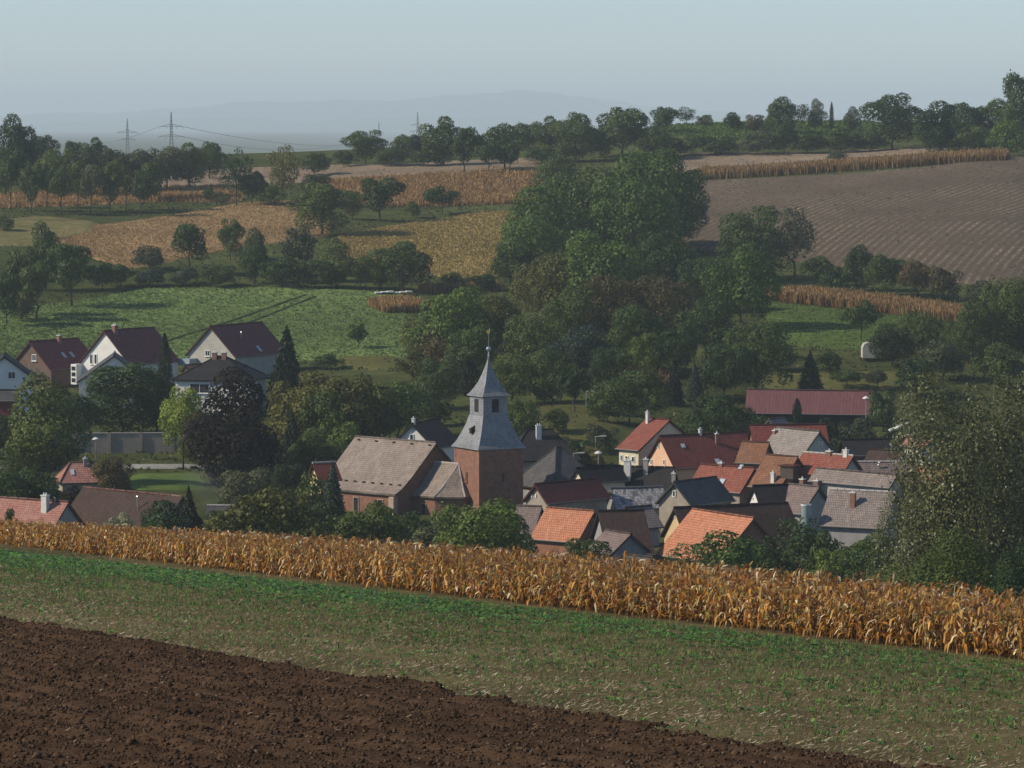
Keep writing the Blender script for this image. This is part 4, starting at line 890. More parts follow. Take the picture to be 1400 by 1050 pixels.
# ---------------------------------------------------------------- village, round and right of the church
house('white_house', 'white gabled house with grey brown roof behind the church nave', (563, 579), (629, 574), (596, 614), 530, T_brown, W_white, win=[('g', 563, 598, 6, 9)], chim=[(579, 579, 0.5, 0.9, M_chimw)], Lmax=10)
hip_house('dark_house', 'house with black hipped roof and white chimney behind the church tower', (738, 587), 535, 3.5, 11, 9, 4.2, math.radians(10), T_dark, W_grey, chim=[(-0.4, 1.2, 1.0, 0.75, 1.6, M_chimw)])
hip_house('barn', 'barn with steep grey pyramid roof right of the church tower', (763, 611), 492, 0.6, 8.5, 10.5, 5.2, math.radians(35), T_slate, W_grey, 'barn')
h = house('cottage', 'narrow cream gabled cottage wedged between dark roofs', (788, 640), (801, 637), (799, 661), 478, T_dark, W_cream, win=[('g', 788, 647, 2.6, 6)], Lmax=7)
house('long_house', 'long house with black roof and tall white chimney in the village middle', (801, 636), (923, 633), (793, 668), 486, T_dark, W_grey, chim=[(858, 654, 0.85, 2.3, M_chimw), (883, 646, 0.6, 1.7, M_chim), (921, 657, 0.5, 0.9, M_chim)])
house('outbuilding', 'low outbuilding with grey tiles, glints painted in as pale and black', (906, 665), (833, 671), (916, 694), 463, T_glint, W_grey, 'outbuilding')
house('house', 'house with plain tan gable and blue grey roof, one dark window', (921, 659), (937, 654), (947, 692), 452, T_slate, W_tan, win=[('g', 922, 675, 5.5, 9.5, M_dark)], Lmax=9)
h = house('barn', 'barn with plain dark red roof and tan gable right of the tower', (731, 662), (818, 658.5), (749, 689), 452, T_darkred, W_tan, 'barn', win=[('g', 727.5, 678, 2.2, 4.5, M_dark), ('g', 733, 678, 2.2, 4.5, M_dark)])
house('orange_barn', 'barn with pale orange tiled roof left of the black roofed barn', (813, 698.5), (747, 695), (789, 742), 428, T_orange, W_brick, 'barn')
house('outbuilding', 'grey brown roofed outbuilding left of the pale orange barn roof', (741, 692.5), (706, 691.5), (729, 730), 436, T_browngrey, W_grey, 'outbuilding')
house('dark_barn', 'steep barn with blackish brown roof right of the pale orange barn', (881, 697), (817, 699), (896, 758), 424, T_brown, W_grey, 'barn')
house('shed', 'small shed with grey brown roof in front of the black barn', (863, 730), (818, 727), (835, 758), 412, T_browngrey, W_grey, 'shed', Lmax=5, pitch=0.75)
house('pink_house', 'narrow house with pinkish gable and teal window behind the black barn', (891, 691), (853, 688), (908, 720), 440, T_grey, W_pink, win=[('g', 891, 708, 5, 8, M_teals)])
house('long_barn', 'long barn with very dark brown roof and cream left gable', (921, 694), (1078, 690), (940, 742), 428, T_brown, W_yellow, 'barn', win=[('g', 919.5, 707, 1.6, 4, M_dark), ('g', 923, 707, 1.6, 4, M_dark)])
house('orange_barn', 'large barn with bright orange tiled roof behind the green bush', (1031, 708), (946, 697), (980, 772), 414, T_orange, W_brick, 'barn')
h = house('white_house', 'white house with sunlit red roof and pipe chimney at the back of village', (916, 574), (884, 571), (873, 616), 527, T_red, W_cream, win=[('s', 857, 627, 4, 8), ('s', 866, 628, 4, 8), ('s', 850, 626, 3, 8)], chim=[(885, 578, 0.4, 1.5, M_chimw)], pitch=0.62)
house('salmon_house', 'house with salmon gable, white framed windows and dark red roof', (901, 596), (1018, 590), (923, 641), 514, T_darkred, W_salmon, win=[('g', 900.5, 609, 5, 8), ('g', 891, 632, 5, 8), ('g', 908.5, 632, 5, 8)], chim=[(975, 592, 0.4, 0.9, M_chimw), (980, 606, 0.4, 1.3, M_chimb)], sky_w=[(934, 610, 0.6, 0.8), (982, 632, 0.7, 1.2)])
house('grey_house', 'tall house with light grey tiled roof and pale gable on its right', (1121, 589.5), (1062, 588), (1093, 629), 508, T_lightgrey, W_pale, win=[('g', 1119, 606, 2.4, 5, M_dark), ('g', 1123.5, 606, 2.4, 5, M_dark)], chim=[(1059, 592, 0.5, 0.3, M_chimb)])
house('outbuilding', 'outbuilding with grey over rusty tiles left of the light grey roof', (1052, 605), (1014, 603.5), (1042, 634), 502, T_rust, W_brick, 'outbuilding')
house('house', 'house with dark red roof behind the light grey roof', (1129, 580), (1025, 580), (1134, 606), 535, T_darkred, W_brick)
house('shed', 'tiny white gabled shed behind the dark red roof', (1051, 573), (1054, 571), (1058, 582), 552, T_grey, W_white, 'shed', Lmax=4)
house('house', 'house with reddish orange roof and open skylight, centre right', (958, 634.5), (1032, 634), (938, 668), 474, T_red, W_tan, chim=[(1004, 638, 0.55, 0.6, M_chimb)], sky_w=[(986, 661, 0.9, 1.5), (1013, 639, 0.6, 0.8)])
h = house('house', 'house with rust brown roof and small dormer beside the reddish roof', (1091, 624.5), (1047, 624), (1066, 668), 466, T_rust, W_brick, chim=[(1057, 658, 0.5, 1.0, M_chimw)])
c = plane_hit(1078, 650, h['P1'], h['nr']); b = MB(); b.box(c+UP*0.4-h['n']*0.3, h['u']*1.0, h['n']*0.7, UP*0.8); dm = b.build('dormer', M_wood, h['root'], h['O']); b = MB(); b.box(c+UP*1.25-h['n']*0.3, h['u']*1.25, h['n']*0.95, UP*0.07); b.build('dormer_roof', T_red, dm, h['O'])
house('long_house', 'house with purplish red tiled roof and pale ridge, right of the rusty roof', (1167, 623), (1098, 619), (1143, 664), 464, T_red, W_pale, chim=[(1113, 622, 0.7, 0.6, M_chimb), (1150, 624, 0.6, 0.9, M_chimw)], verge=M_ridge)
house('long_house', 'long house with brown grey roof and shining metal flue', (1251, 631), (1150, 628), (1256, 666), 470, T_browngrey, W_pale, vents=[(1202, 640, 0.7), (1201, 640, 0.4)], verge=M_ridge)
house('outbuilding', 'long low outbuilding with weathered grey tiles and flat ridge', (1227, 649), (1097, 646), (1216, 667), 452, T_grey, W_pale, 'outbuilding', chim=[(1117, 662, 0.7, 0.4, M_chimb), (1097, 660, 0.6, 0.4, M_chimb)], Lmax=13)
house('house', 'small house with pinkish grey roof in front of the rusty roofs', (1120.5, 665.5), (1077, 663.5), (1096, 703), 450, T_browngrey, W_grey)
house('shed', 'black roofed shed with white gable tip beside the pinkish grey roof', (1029, 664), (1077, 662.5), (1040, 694), 452, T_dark, W_white, 'shed', win=[('g', 1030, 682, 2.5, 4, M_dark)])
h = house('grey_barn', 'large barn with sunlit grey roof and brick chimney, right front', (1226, 673), (1135, 665.5), (1209, 723), 424, T_grey, W_grey, 'barn', chim=[(1166, 691, 0.6, 1.45, M_chimb)], verge=M_ridge)
house('machine_shed', 'open farm shed with long wine red metal roof', (1193.5, 534.5), (1021, 533.5), (1191, 567), 597, tile_mat('t_sheet', (0.155, 0.058, 0.058), (0.175, 0.068, 0.066), (0.15, 0.08, 0.075), 0.25, 0.5, 0.4, 0.55, 9.0), M_dark, 'shed', oh=1.6)  # near-black wall paints the shade under the open roof
house('shed', 'shed with dark brown roof above the long brown grey roof', (1188, 614), (1236, 613), (1180, 632), 500, T_brown, W_pale, 'shed')
house('cottage', 'small cottage with pink roof partly behind the large right tree', (1240, 597), (1256, 594), (1230, 609), 530, T_pinkred, W_pale, Lmax=6)
house('house', 'orange roofed house seen through the large right tree', (1298, 640), (1275, 638), (1287, 662), 480, T_orange, W_tan, Lmax=6)
house('outbuilding', 'outbuilding with dull brown roof behind the lower right tree', (1310, 668), (1285, 667), (1302, 690), 455, T_brown, W_tan, 'outbuilding', Lmax=6)
house('shed', 'little grey shed at the edge of the maize below the orange barn', (893, 762), (876, 760), (884, 776), 404, T_slate, W_grey, 'shed', Lmax=4)
house('house', 'dark house behind the clipped hedge at the back right', (1222, 600), (1150, 599), (1228, 622), 520, T_dark, W_brown)

# the round teal silo
c = at(1102, 712, 424); z0 = hgt(c[0], c[1]); O = np.array([c[0], c[1], z0]); r_ = empty('silo', O); tag(r_, 'round pale teal metal silo with white rim among roofs', 'silo')
zt = at(1102, 690, 424)[2]; b = MB(); b.lathe(O, [(0.55, -0.3), (0.55, zt-z0)], 16); b.lathe(O, [(0.55, zt-z0), (0.01, zt-z0+0.1)], 16); b.build('silo_body', M_teal, r_, O, True)
b = MB(); b.lathe((O[0], O[1], zt), [(0.56, -0.12), (0.62, -0.12), (0.62, 0.08), (0.56, 0.08)], 16); b.build('rim', M_chimw, r_, O)
# lamp posts, poles, walls
def lamp(x, yt, Y_, label, kind='arm'):
    c = at(x, yt, Y_); z0 = hgt(c[0], c[1]); O = np.array([c[0], c[1], z0]); r_ = empty('street_lamp', O); tag(r_, label, 'lamp', 'street lamps of the village')
    H = max(c[2]-z0, 3); b = MB(); b.tube(O-UP*0.2, O+UP*H, 0.09, 0.055, 8); b.build('pole', M_metal, r_, O)
    b = MB()
    if kind == 'arm': b.tube(O+UP*H, O+UP*(H+0.1)+np.array([1.0, 0, 0]), 0.05, 0.04, 6); b.box(O+UP*(H+0.1)+np.array([1.2, 0, 0]), (0.42, 0, 0), (0, 0.16, 0), (0, 0, 0.07))
    else: b.lathe(O+UP*H, [(0.06, -0.2), (0.55, 0.0), (0.5, 0.15), (0.2, 0.33), (0.01, 0.38)], 12)
    b.build('lamp_head', M_chimw, r_, O)
lamp(801.5, 547, 590, 'tall lamp post in front of the dark wood behind the village')
lamp(814, 597, 545, 'lamp post with short arm left of the sunlit red roof')
lamp(818, 620, 520, 'short lamp with round shade left of the sunlit red roof', 'round')
lamp(1184, 545, 560, 'tall lamp post in front of the wine red shed', 'round')
lamp(784, 620, 525, 'lamp with white head above the grey pyramid roof')
lamp(131, 601, 548, 'lamp with round shade beside the garden wall on the left', 'round')
c0, c1 = at(100, 636, 560), at(372, 633, 562); b = MB()
z0 = min(hgt(*c0[:2]), hgt(*c1[:2])); O = np.array([*((c0+c1)/2)[:2], z0]); r_ = empty('garden_wall', O); tag(r_, 'long beige garden wall behind the road, under the trees', 'wall')
d = c1-c0; d[2] = 0; L_ = np.linalg.norm(d); d /= L_; nn = np.array([-d[1], d[0], 0])
b.box(O+UP*1.4, d*L_/2, nn*0.15, UP*1.7); b.build('wall', W_tan, r_, O)
b = MB(); b.box(O+UP*3.16, d*(L_/2+0.1), nn*0.24, UP*0.06); b.build('coping', M_ridge, r_, O)
for k in range(7):
    b = MB(); b.box(O+d*(k-3)*L_/6.3-nn*0.2+UP*1.5, d*0.25, nn*0.12, UP*1.75); b.build('pier', W_tan, r_, O)
house('terrace_house', 'flat grey house behind the garden wall between the trees', (255, 592), (185, 590), (257, 603), 585, T_slate, W_tan, win=[('s', 210, 610, 6, 8), ('s', 235, 610, 6, 8)])
# white trailer hut on the meadow
c = hit(1187, 493); zt = at(1187, 468, c[1])[2]; H = zt-c[2]; r_ = empty('trailer', c); tag(r_, 'small white round topped trailer parked on the right meadow', 'trailer')
prof_ = [(-1.15, 0.55), (1.15, 0.55), (1.15, H*0.72), (0.85, H*0.93), (0.3, H), (-0.3, H), (-0.85, H*0.93), (-1.15, H*0.72)]; b = MB()
f1 = [c+np.array([x, -1.6, z]) for x, z in prof_]; f2 = [p+np.array([0, 3.2, 0]) for p in f1]; b.face(f1); b.face(f2[::-1])
for i in range(len(f1)): j = (i+1) % len(f1); b.face([f1[i], f2[i], f2[j], f1[j]])
b.build('body', W_pale, r_, c)
for sx in (-1, 1):
    b = MB(); b.tube(c+np.array([sx*1.2-0.1*sx, -0.2, 0.3]), c+np.array([sx*1.2+0.1*sx, -0.2, 0.3]), 0.33, 0.33, 12); b.build('wheel', M_dark, r_, c)
b = MB(); b.box(c+np.array([0, -0.2, 0.5]), (1.1, 0, 0), (0, 1.5, 0), (0, 0, 0.06)); b.build('chassis', M_dark, r_, c)
# pale boards at the field edge
c = hit(538, 403); r_ = empty('board_stack', c); tag(r_, 'flat stack of pale boards lying at the end of the green field', 'boards')
for k in range(6):
    b = MB(); b.box(c+np.array([(k-2.5)*1.3, 0.4*(k % 2), 0.45+0.12*(k % 3)]), (0.62, 0.1, 0), (-0.2, 1.6, 0.0), (0, 0, 0.1)); b.build('board', M_chimw, r_, c)
# sloping white roof panel at the back right
c = at(1229, 583, 560); r_ = empty('canopy', (c[0], c[1], hgt(c[0], c[1]))); tag(r_, 'small white slanted canopy roof left of the large right tree', 'canopy'); O = np.array(r_.location)
b = MB(); b.box(c, (1.5, 0, 0.65), (0, 1.2, 0), (-0.03, 0, 0.07)); b.build('canopy_roof', M_chimw, r_, O)
for sx in (-1, 1):
    for sy in (-1, 1):
        b = MB(); p = c+np.array([sx*1.3, sy*1.0, sx*0.56]); b.tube((p[0], p[1], O[2]-0.2), p, 0.06, 0.06, 6); b.build('post', M_metal, r_, O)
for l in LOG: print('HOUSE', l)

# ---------------------------------------------------------------- power pylons on the plain
M_pyl = plain_mat('m_pylon_steel', (0.10, 0.11, 0.11), 0.7)
def pylon(x, yt, Y_, arms, label, H=60):
    c = at(x, yt, Y_); O = np.array([c[0], c[1], c[2]-H]); r_ = empty('power_pylon', O); tag(r_, label, 'pylon', 'power pylons on the plain')
    prof_ = [(0, 4.2), (12, 3.0), (24, 2.0), (36, 1.2), (48, 0.8), (H, 0.12)]; b = MB()
    for sx in (-1, 1):
        for sy in (-1, 1):
            for (z0, w0), (z1, w1) in zip(prof_, prof_[1:]): b.tube(O+np.array([sx*w0, sy*w0, z0]), O+np.array([sx*w1, sy*w1, z1]), 0.34, 0.30, 4)
    b.build('tower_legs', M_pyl, r_, O)
    b = MB()
    for k in range(16):
        z0 = k*H/17; z1 = (k+1)*H/17; w0 = np.interp(z0, [p[0] for p in prof_], [p[1] for p in prof_]); w1 = np.interp(z1, [p[0] for p in prof_], [p[1] for p in prof_])
        for sy in (-1, 1):
            b.tube(O+np.array([-w0, sy*w0, z0]), O+np.array([w1, sy*w1, z1]), 0.2, 0.2, 4); b.tube(O+np.array([w0, sy*w0, z0]), O+np.array([-w1, sy*w1, z1]), 0.2, 0.2, 4)
    b.build('bracing', M_pyl, r_, O)
    for (ya, half) in arms:
        za = at(x, ya, Y_)[2]-O[2]; h_ = half*Y_/F; b = MB()
        for s_ in (-1, 1):
            tip = O+np.array([s_*h_, 0, za]); b.tube(O+np.array([0, 0.8, za]), tip, 0.28, 0.16, 4); b.tube(O+np.array([0, -0.8, za]), tip, 0.28, 0.16, 4); b.tube(O+np.array([0, 0, za+2.4]), tip, 0.3, 0.2, 4)
            for f in (0.45, 0.97): b.tube(O+np.array([s_*h_*f, 0, za]), O+np.array([s_*h_*f, 0, za-2.2]), 0.16, 0.16, 4)
        b.build('cross_arm', M_pyl, r_, O)
    return O
A1 = pylon(234, 153, 3500, [(173, 16), (187, 18)], 'tall lattice pylon above the left tree line, second from left')
A2 = pylon(174, 162, 4200, [(181, 14), (191, 11)], 'leftmost of the lattice pylons above the left tree line')
A3 = pylon(571, 153, 4600, [(171, 9), (180, 11)], 'distant pylon above the trees in the middle of the skyline')
A4 = pylon(518, 166, 6200, [(181, 6)], 'faintest pylon, left of the pylon in the middle', 58)
def cable(p, q, sag, label):
    b = MB(); pts = [p*(1-t)+q*t-UP*sag*4*t*(1-t) for t in np.linspace(0, 1, 25)]
    for a, c in zip(pts, pts[1:]): b.tube(a, c, 0.22, 0.22, 4)
    o_ = b.build('power_line', M_pyl, None, (p+q)/2); o_.location = tuple((p+q)/2); tag(o_, label, 'cable', 'power lines on the plain')
cable(at(250, 173, 3500), at(560, 190, 5400), 14, 'upper power line running right from the tall left pylon')
cable(at(252, 187, 3500), at(480, 194, 5200), 12, 'lower power line running right from the tall left pylon')
cable(at(218, 173, 3500), at(40, 192, 4300), 12, 'power line running left from the tall left pylon')

# ---------------------------------------------------------------- trees: crown shapes made of many leaf faces
def leaf_quads(P, Nn, size, rng, asp=1.6, zs=1.0):
    n = len(P); a = rng.normal(size=(n, 3)); a -= (a*Nn).sum(1)[:, None]*Nn; a /= np.linalg.norm(a, axis=1)[:, None]; b = np.cross(Nn, a)
    sz = size*(0.6+0.8*rng.random(n))[:, None]; a = a*sz*asp*0.5; b = b*sz*0.5; bend = Nn*sz*0.18
    k = np.array([1.0, 1.0, zs]); V = np.stack([P+(-a-bend)*k, P+(a*0.1-b)*k, P+(a-bend)*k, P+(b+a*0.1)*k], 1).reshape(-1, 3)      # zs keeps leaves round once the tree is stretched to its height
    return V, np.arange(n*4).reshape(-1, 4)
def crown(seed, nleaf, size, kind='round', lobes=26, z0=0.16, ragged=0.35, zs=1.0):
    """unit tree: height 1, width 1; crown from z0 to 1"""
    rng = np.random.default_rng(seed); C_, R_ = [], []
    if kind in ('round', 'bush', 'tall', 'spread'):
        zc = (z0+1)/2; hz = (1-z0)/2
        while len(C_) < lobes:
            v = rng.normal(size=3); v /= np.linalg.norm(v); r = rng.random()**0.45
            rad = rng.uniform(0.15, 0.27) if len(C_) > 3 else 0.30
            zz = v[2]*r
            if kind == 'bush' and zz < -0.55: zz = -zz
            wide = 1.0 if kind != 'tall' else (1.0-0.45*max(zz, 0))
            if kind == 'round': wide = 1.0 if zz < 0.3 else 1-0.35*(zz-0.3)
            c = np.array([v[0]*r*(0.5-rad*0.62)*wide*1.25, v[1]*r*(0.5-rad*0.62)*wide*1.25, zc+zz*(hz-rad*hz*0.75)])
            C_.append(c); R_.append(np.array([rad*0.8, rad*0.8, rad*(0.85 if kind != 'spread' else 0.6)*(2*hz)*0.85]))
        C_, R_ = np.array(C_), np.array(R_)
        k = rng.choice(len(C_), nleaf, p=(R_[:, 0]**2)/(R_[:, 0]**2).sum())
        d = rng.normal(size=(nleaf, 3)); d[:, 2] += 0.25; d /= np.linalg.norm(d, axis=1)[:, None]
        rr_ = (1-ragged*rng.random(nleaf)**1.5)+0.22*(rng.random(nleaf) < 0.12)*rng.random(nleaf)
        P = C_[k]+d*R_[k]*rr_[:, None]
        # thin out leaves buried inside other lobes
        q = ((P[:, None]-C_[None])/R_[None]); ins = ((q**2).sum(-1) < 0.5).sum(1) > 0
        keep = ~ins | (rng.random(nleaf) < 0.12)
        P, d, k = P[keep], d[keep], k[keep]; P[:, 2] = np.maximum(P[:, 2], z0*0.6 if kind != 'bush' else 0.01)
        tint = 0.5+0.32*(rng.random(len(C_))-0.5)[k]*1.4+rng.normal(0, 0.16, len(P))
        Nn = d*0.9+rng.normal(size=P.shape)*0.36
    elif kind == 'cone':
        z = z0+(1-z0)*(1-np.sqrt(rng.random(nleaf))); a = rng.random(nleaf)*2*math.pi
        prof_ = np.clip((1-z)/(1-z0), 0, 1)**0.85*0.5; tier = 0.72+0.28*np.abs(((z*11+0.12*np.sin(a*3+seed)) % 1.0)-1.0)
        arm = 0.82+0.18*np.sin(a*9+z*40); r = prof_*tier*arm*(0.45+0.55*np.sqrt(rng.random(nleaf)))
        P = np.stack([r*np.cos(a), r*np.sin(a), z-0.05*r/0.5], 1); d = np.stack([np.cos(a), np.sin(a), np.full(nleaf, 0.5)], 1); Nn = d*0.7+rng.normal(size=P.shape)*0.5
        tint = 0.5+rng.normal(0, 0.2, nleaf)
    elif kind == 'column':
        z = z0+(1-z0)*rng.random(nleaf); a = rng.random(nleaf)*2*math.pi; t = (z-z0)/(1-z0)
        r = 0.5*np.sin(np.clip(t*0.86+0.14, 0, 1)*math.pi)**0.55*(0.75+0.25*np.sin(a*4+z*17+seed))*(0.5+0.5*np.sqrt(rng.random(nleaf)))*(1-0.25*t)
        P = np.stack([r*np.cos(a), r*np.sin(a), z], 1); d = np.stack([np.cos(a), np.sin(a), np.full(nleaf, 0.45)], 1); Nn = d*0.75+rng.normal(size=P.shape)*0.5
        tint = 0.5+rng.normal(0, 0.22, nleaf)
    Nn /= np.linalg.norm(Nn, axis=1)[:, None]
    V, Fq = leaf_quads(P, Nn, size, rng, 1.6, zs)
    return np_mesh('crown', V, Fq, np.repeat(np.clip(tint, 0, 1), 4), None)
def trunk_mesh(seed, r=0.022, top=0.62, limbs=7, spread=0.26, base=0.2):
    rnd = random.Random(seed); b = MB(); pts = [np.array([0, 0, -0.03])]; 
    for k in range(1, 6): pts.append(np.array([rnd.uniform(-1, 1)*0.02*k**0.5, rnd.uniform(-1, 1)*0.02*k**0.5, top*k/5]))
    for k in range(5): b.tube(pts[k], pts[k+1], r*(1.25 if k == 0 else 1)*(1-k/6), r*(1-(k+1)/6), 7)
    for k in range(limbs):
        z = base+(top-base)*k/limbs; a = rnd.uniform(0, 6.28)+k*2.4; p = np.array([0, 0, z]); m_ = p+np.array([math.cos(a), math.sin(a), 0])*spread*0.5+UP*rnd.uniform(0.06, 0.12); e = p+np.array([math.cos(a), math.sin(a), 0])*spread*rnd.uniform(0.8, 1.25)+UP*rnd.uniform(0.14, 0.3)
        b.tube(p, m_, r*0.5, r*0.32, 5); b.tube(m_, e, r*0.32, r*0.12, 5)
    me = bpy.data.meshes.new('trunk'); me.from_pydata(b.v, [], b.f); me.update(); return me
CROWN = {
 'round': [crown(10+k, 12000, 0.026, 'round', 28, 0.10, 0.35, 0.85) for k in range(6)],
 'wood': [crown(30+k, 15000, 0.022, 'bush', 38, 0.0) for k in range(5)],
 'fruit': [crown(50+k, 5500, 0.034, 'round', 20, 0.28, 0.6) for k in range(5)],
 'bush': [crown(70+k, 5500, 0.034, 'bush', 20, 0.0, 0.4) for k in range(5)],
 'tall': [crown(90+k, 14000, 0.027, 'tall', 30, 0.04, 0.35, 0.7) for k in range(4)],
 'cone': [crown(110+k, 6500, 0.030, 'cone', 0, 0.06) for k in range(3)],
 'column': [crown(130+k, 6000, 0.026, 'column', 0, 0.02) for k in range(3)],
 'open': [crown(150+k, 3800, 0.030, 'round', 22, 0.2, 0.7) for k in range(3)],
 'near': [crown(170, 120000, 0.013, 'round', 70, 0.04, 0.45, 0.45), crown(171, 120000, 0.0118, 'round', 70, 0.02, 0.55, 0.45)]}
TRUNK = [trunk_mesh(k, 0.020+0.004*(k % 3)) for k in range(4)]
TRUNKN = [trunk_mesh(9, 0.02, 0.68, 14, 0.22, 0.15)]
M_bark = plain_mat('m_bark', (0.055, 0.042, 0.032), 0.95, 0, 0.1)
for me in TRUNK+TRUNKN: me.materials.append(M_bark)
LEAF = {
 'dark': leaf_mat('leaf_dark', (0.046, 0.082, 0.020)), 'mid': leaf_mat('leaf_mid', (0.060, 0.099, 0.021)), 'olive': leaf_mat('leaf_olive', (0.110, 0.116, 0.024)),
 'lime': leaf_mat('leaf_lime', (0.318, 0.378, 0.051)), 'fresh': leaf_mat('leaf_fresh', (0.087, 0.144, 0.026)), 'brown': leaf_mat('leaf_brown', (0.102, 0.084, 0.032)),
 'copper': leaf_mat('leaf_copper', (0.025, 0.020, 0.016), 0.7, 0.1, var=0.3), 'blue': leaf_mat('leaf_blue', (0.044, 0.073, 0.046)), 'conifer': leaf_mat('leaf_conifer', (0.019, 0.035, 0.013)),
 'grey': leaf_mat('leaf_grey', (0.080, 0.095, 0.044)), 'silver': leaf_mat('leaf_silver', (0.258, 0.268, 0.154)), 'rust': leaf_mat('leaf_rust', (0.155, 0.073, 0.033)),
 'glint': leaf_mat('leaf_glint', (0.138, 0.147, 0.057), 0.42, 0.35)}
for ms in CROWN.values():
    for me in ms: me.materials.append(LEAF['mid'])
NAMES = {'round': 'broadleaf_tree', 'wood': 'broadleaf_tree', 'fruit': 'fruit_tree', 'bush': 'bush', 'tall': 'broadleaf_tree', 'cone': 'conifer_tree', 'column': 'columnar_tree', 'open': 'broadleaf_tree', 'near': 'broadleaf_tree'}
tcount = [0]
def tree(x, yt, wpx, base, kind, tone, label, group=None, dy=0):
    """crown middle, top and width in photo pixels; base: pixel row of the foot, or minus the distance where the foot is hidden"""
    c = at(x, yt, -base) if base < 0 else hit(x, base)
    Yd = c[1]
    if base < 0 and group in (WOOD, SKY, VIL) and kind in ('round', 'wood', 'tall', 'bush'):       # a wood on a slope: stand each tree where it reaches its natural height
        want = {'round': 1.05, 'wood': 1.1, 'tall': 1.3, 'bush': 0.75}[kind]
        while Yd > -base-(35 if group == VIL else 110) and (at(x, yt, Yd)[2]-hgt(at(x, yt, Yd)[0], Yd)) < want*wpx*Yd/F: Yd -= 4
    if group == WOOD and kind == 'round': kind = 'wood'
    X = at(x, yt, Yd)[0]; zt = at(x, yt, Yd)[2]; zb = hgt(X, Yd); H = max(zt-zb, 1.2); W = wpx*Yd/F
    i = tcount[0]; tcount[0] += 1; ms = CROWN[kind]; me = ms[i % len(ms)]
    r_ = empty(NAMES[kind], (X, Yd, zb)); tag(r_, label, 'bush' if kind == 'bush' else 'tree', group); rnd = random.Random(i*17+3)
    o = bpy.data.objects.new('crown', me); COL.objects.link(o); o.parent = r_; o.scale = (W*1.06, W*1.06, H*1.02); o.rotation_euler = (0, 0, rnd.uniform(0, 6.28))
    o.material_slots[0].link = 'OBJECT'; o.material_slots[0].material = LEAF[tone]
    t = bpy.data.objects.new('trunk' if kind != 'bush' else 'stem', TRUNKN[0] if kind == 'near' else TRUNK[i % 4]); COL.objects.link(t); t.parent = r_
    sw = min(W, H*0.9); t.scale = (sw, sw, H*(0.6 if kind == 'bush' else 1)); t.rotation_euler = (0, 0, rnd.uniform(0, 6.28))
    return r_
SKY, ORC, WOOD, VIL, HED = 'trees along the skyline', 'orchard trees on the left slope', 'trees of the big wood', 'trees in the village', 'bushes of the hedges'
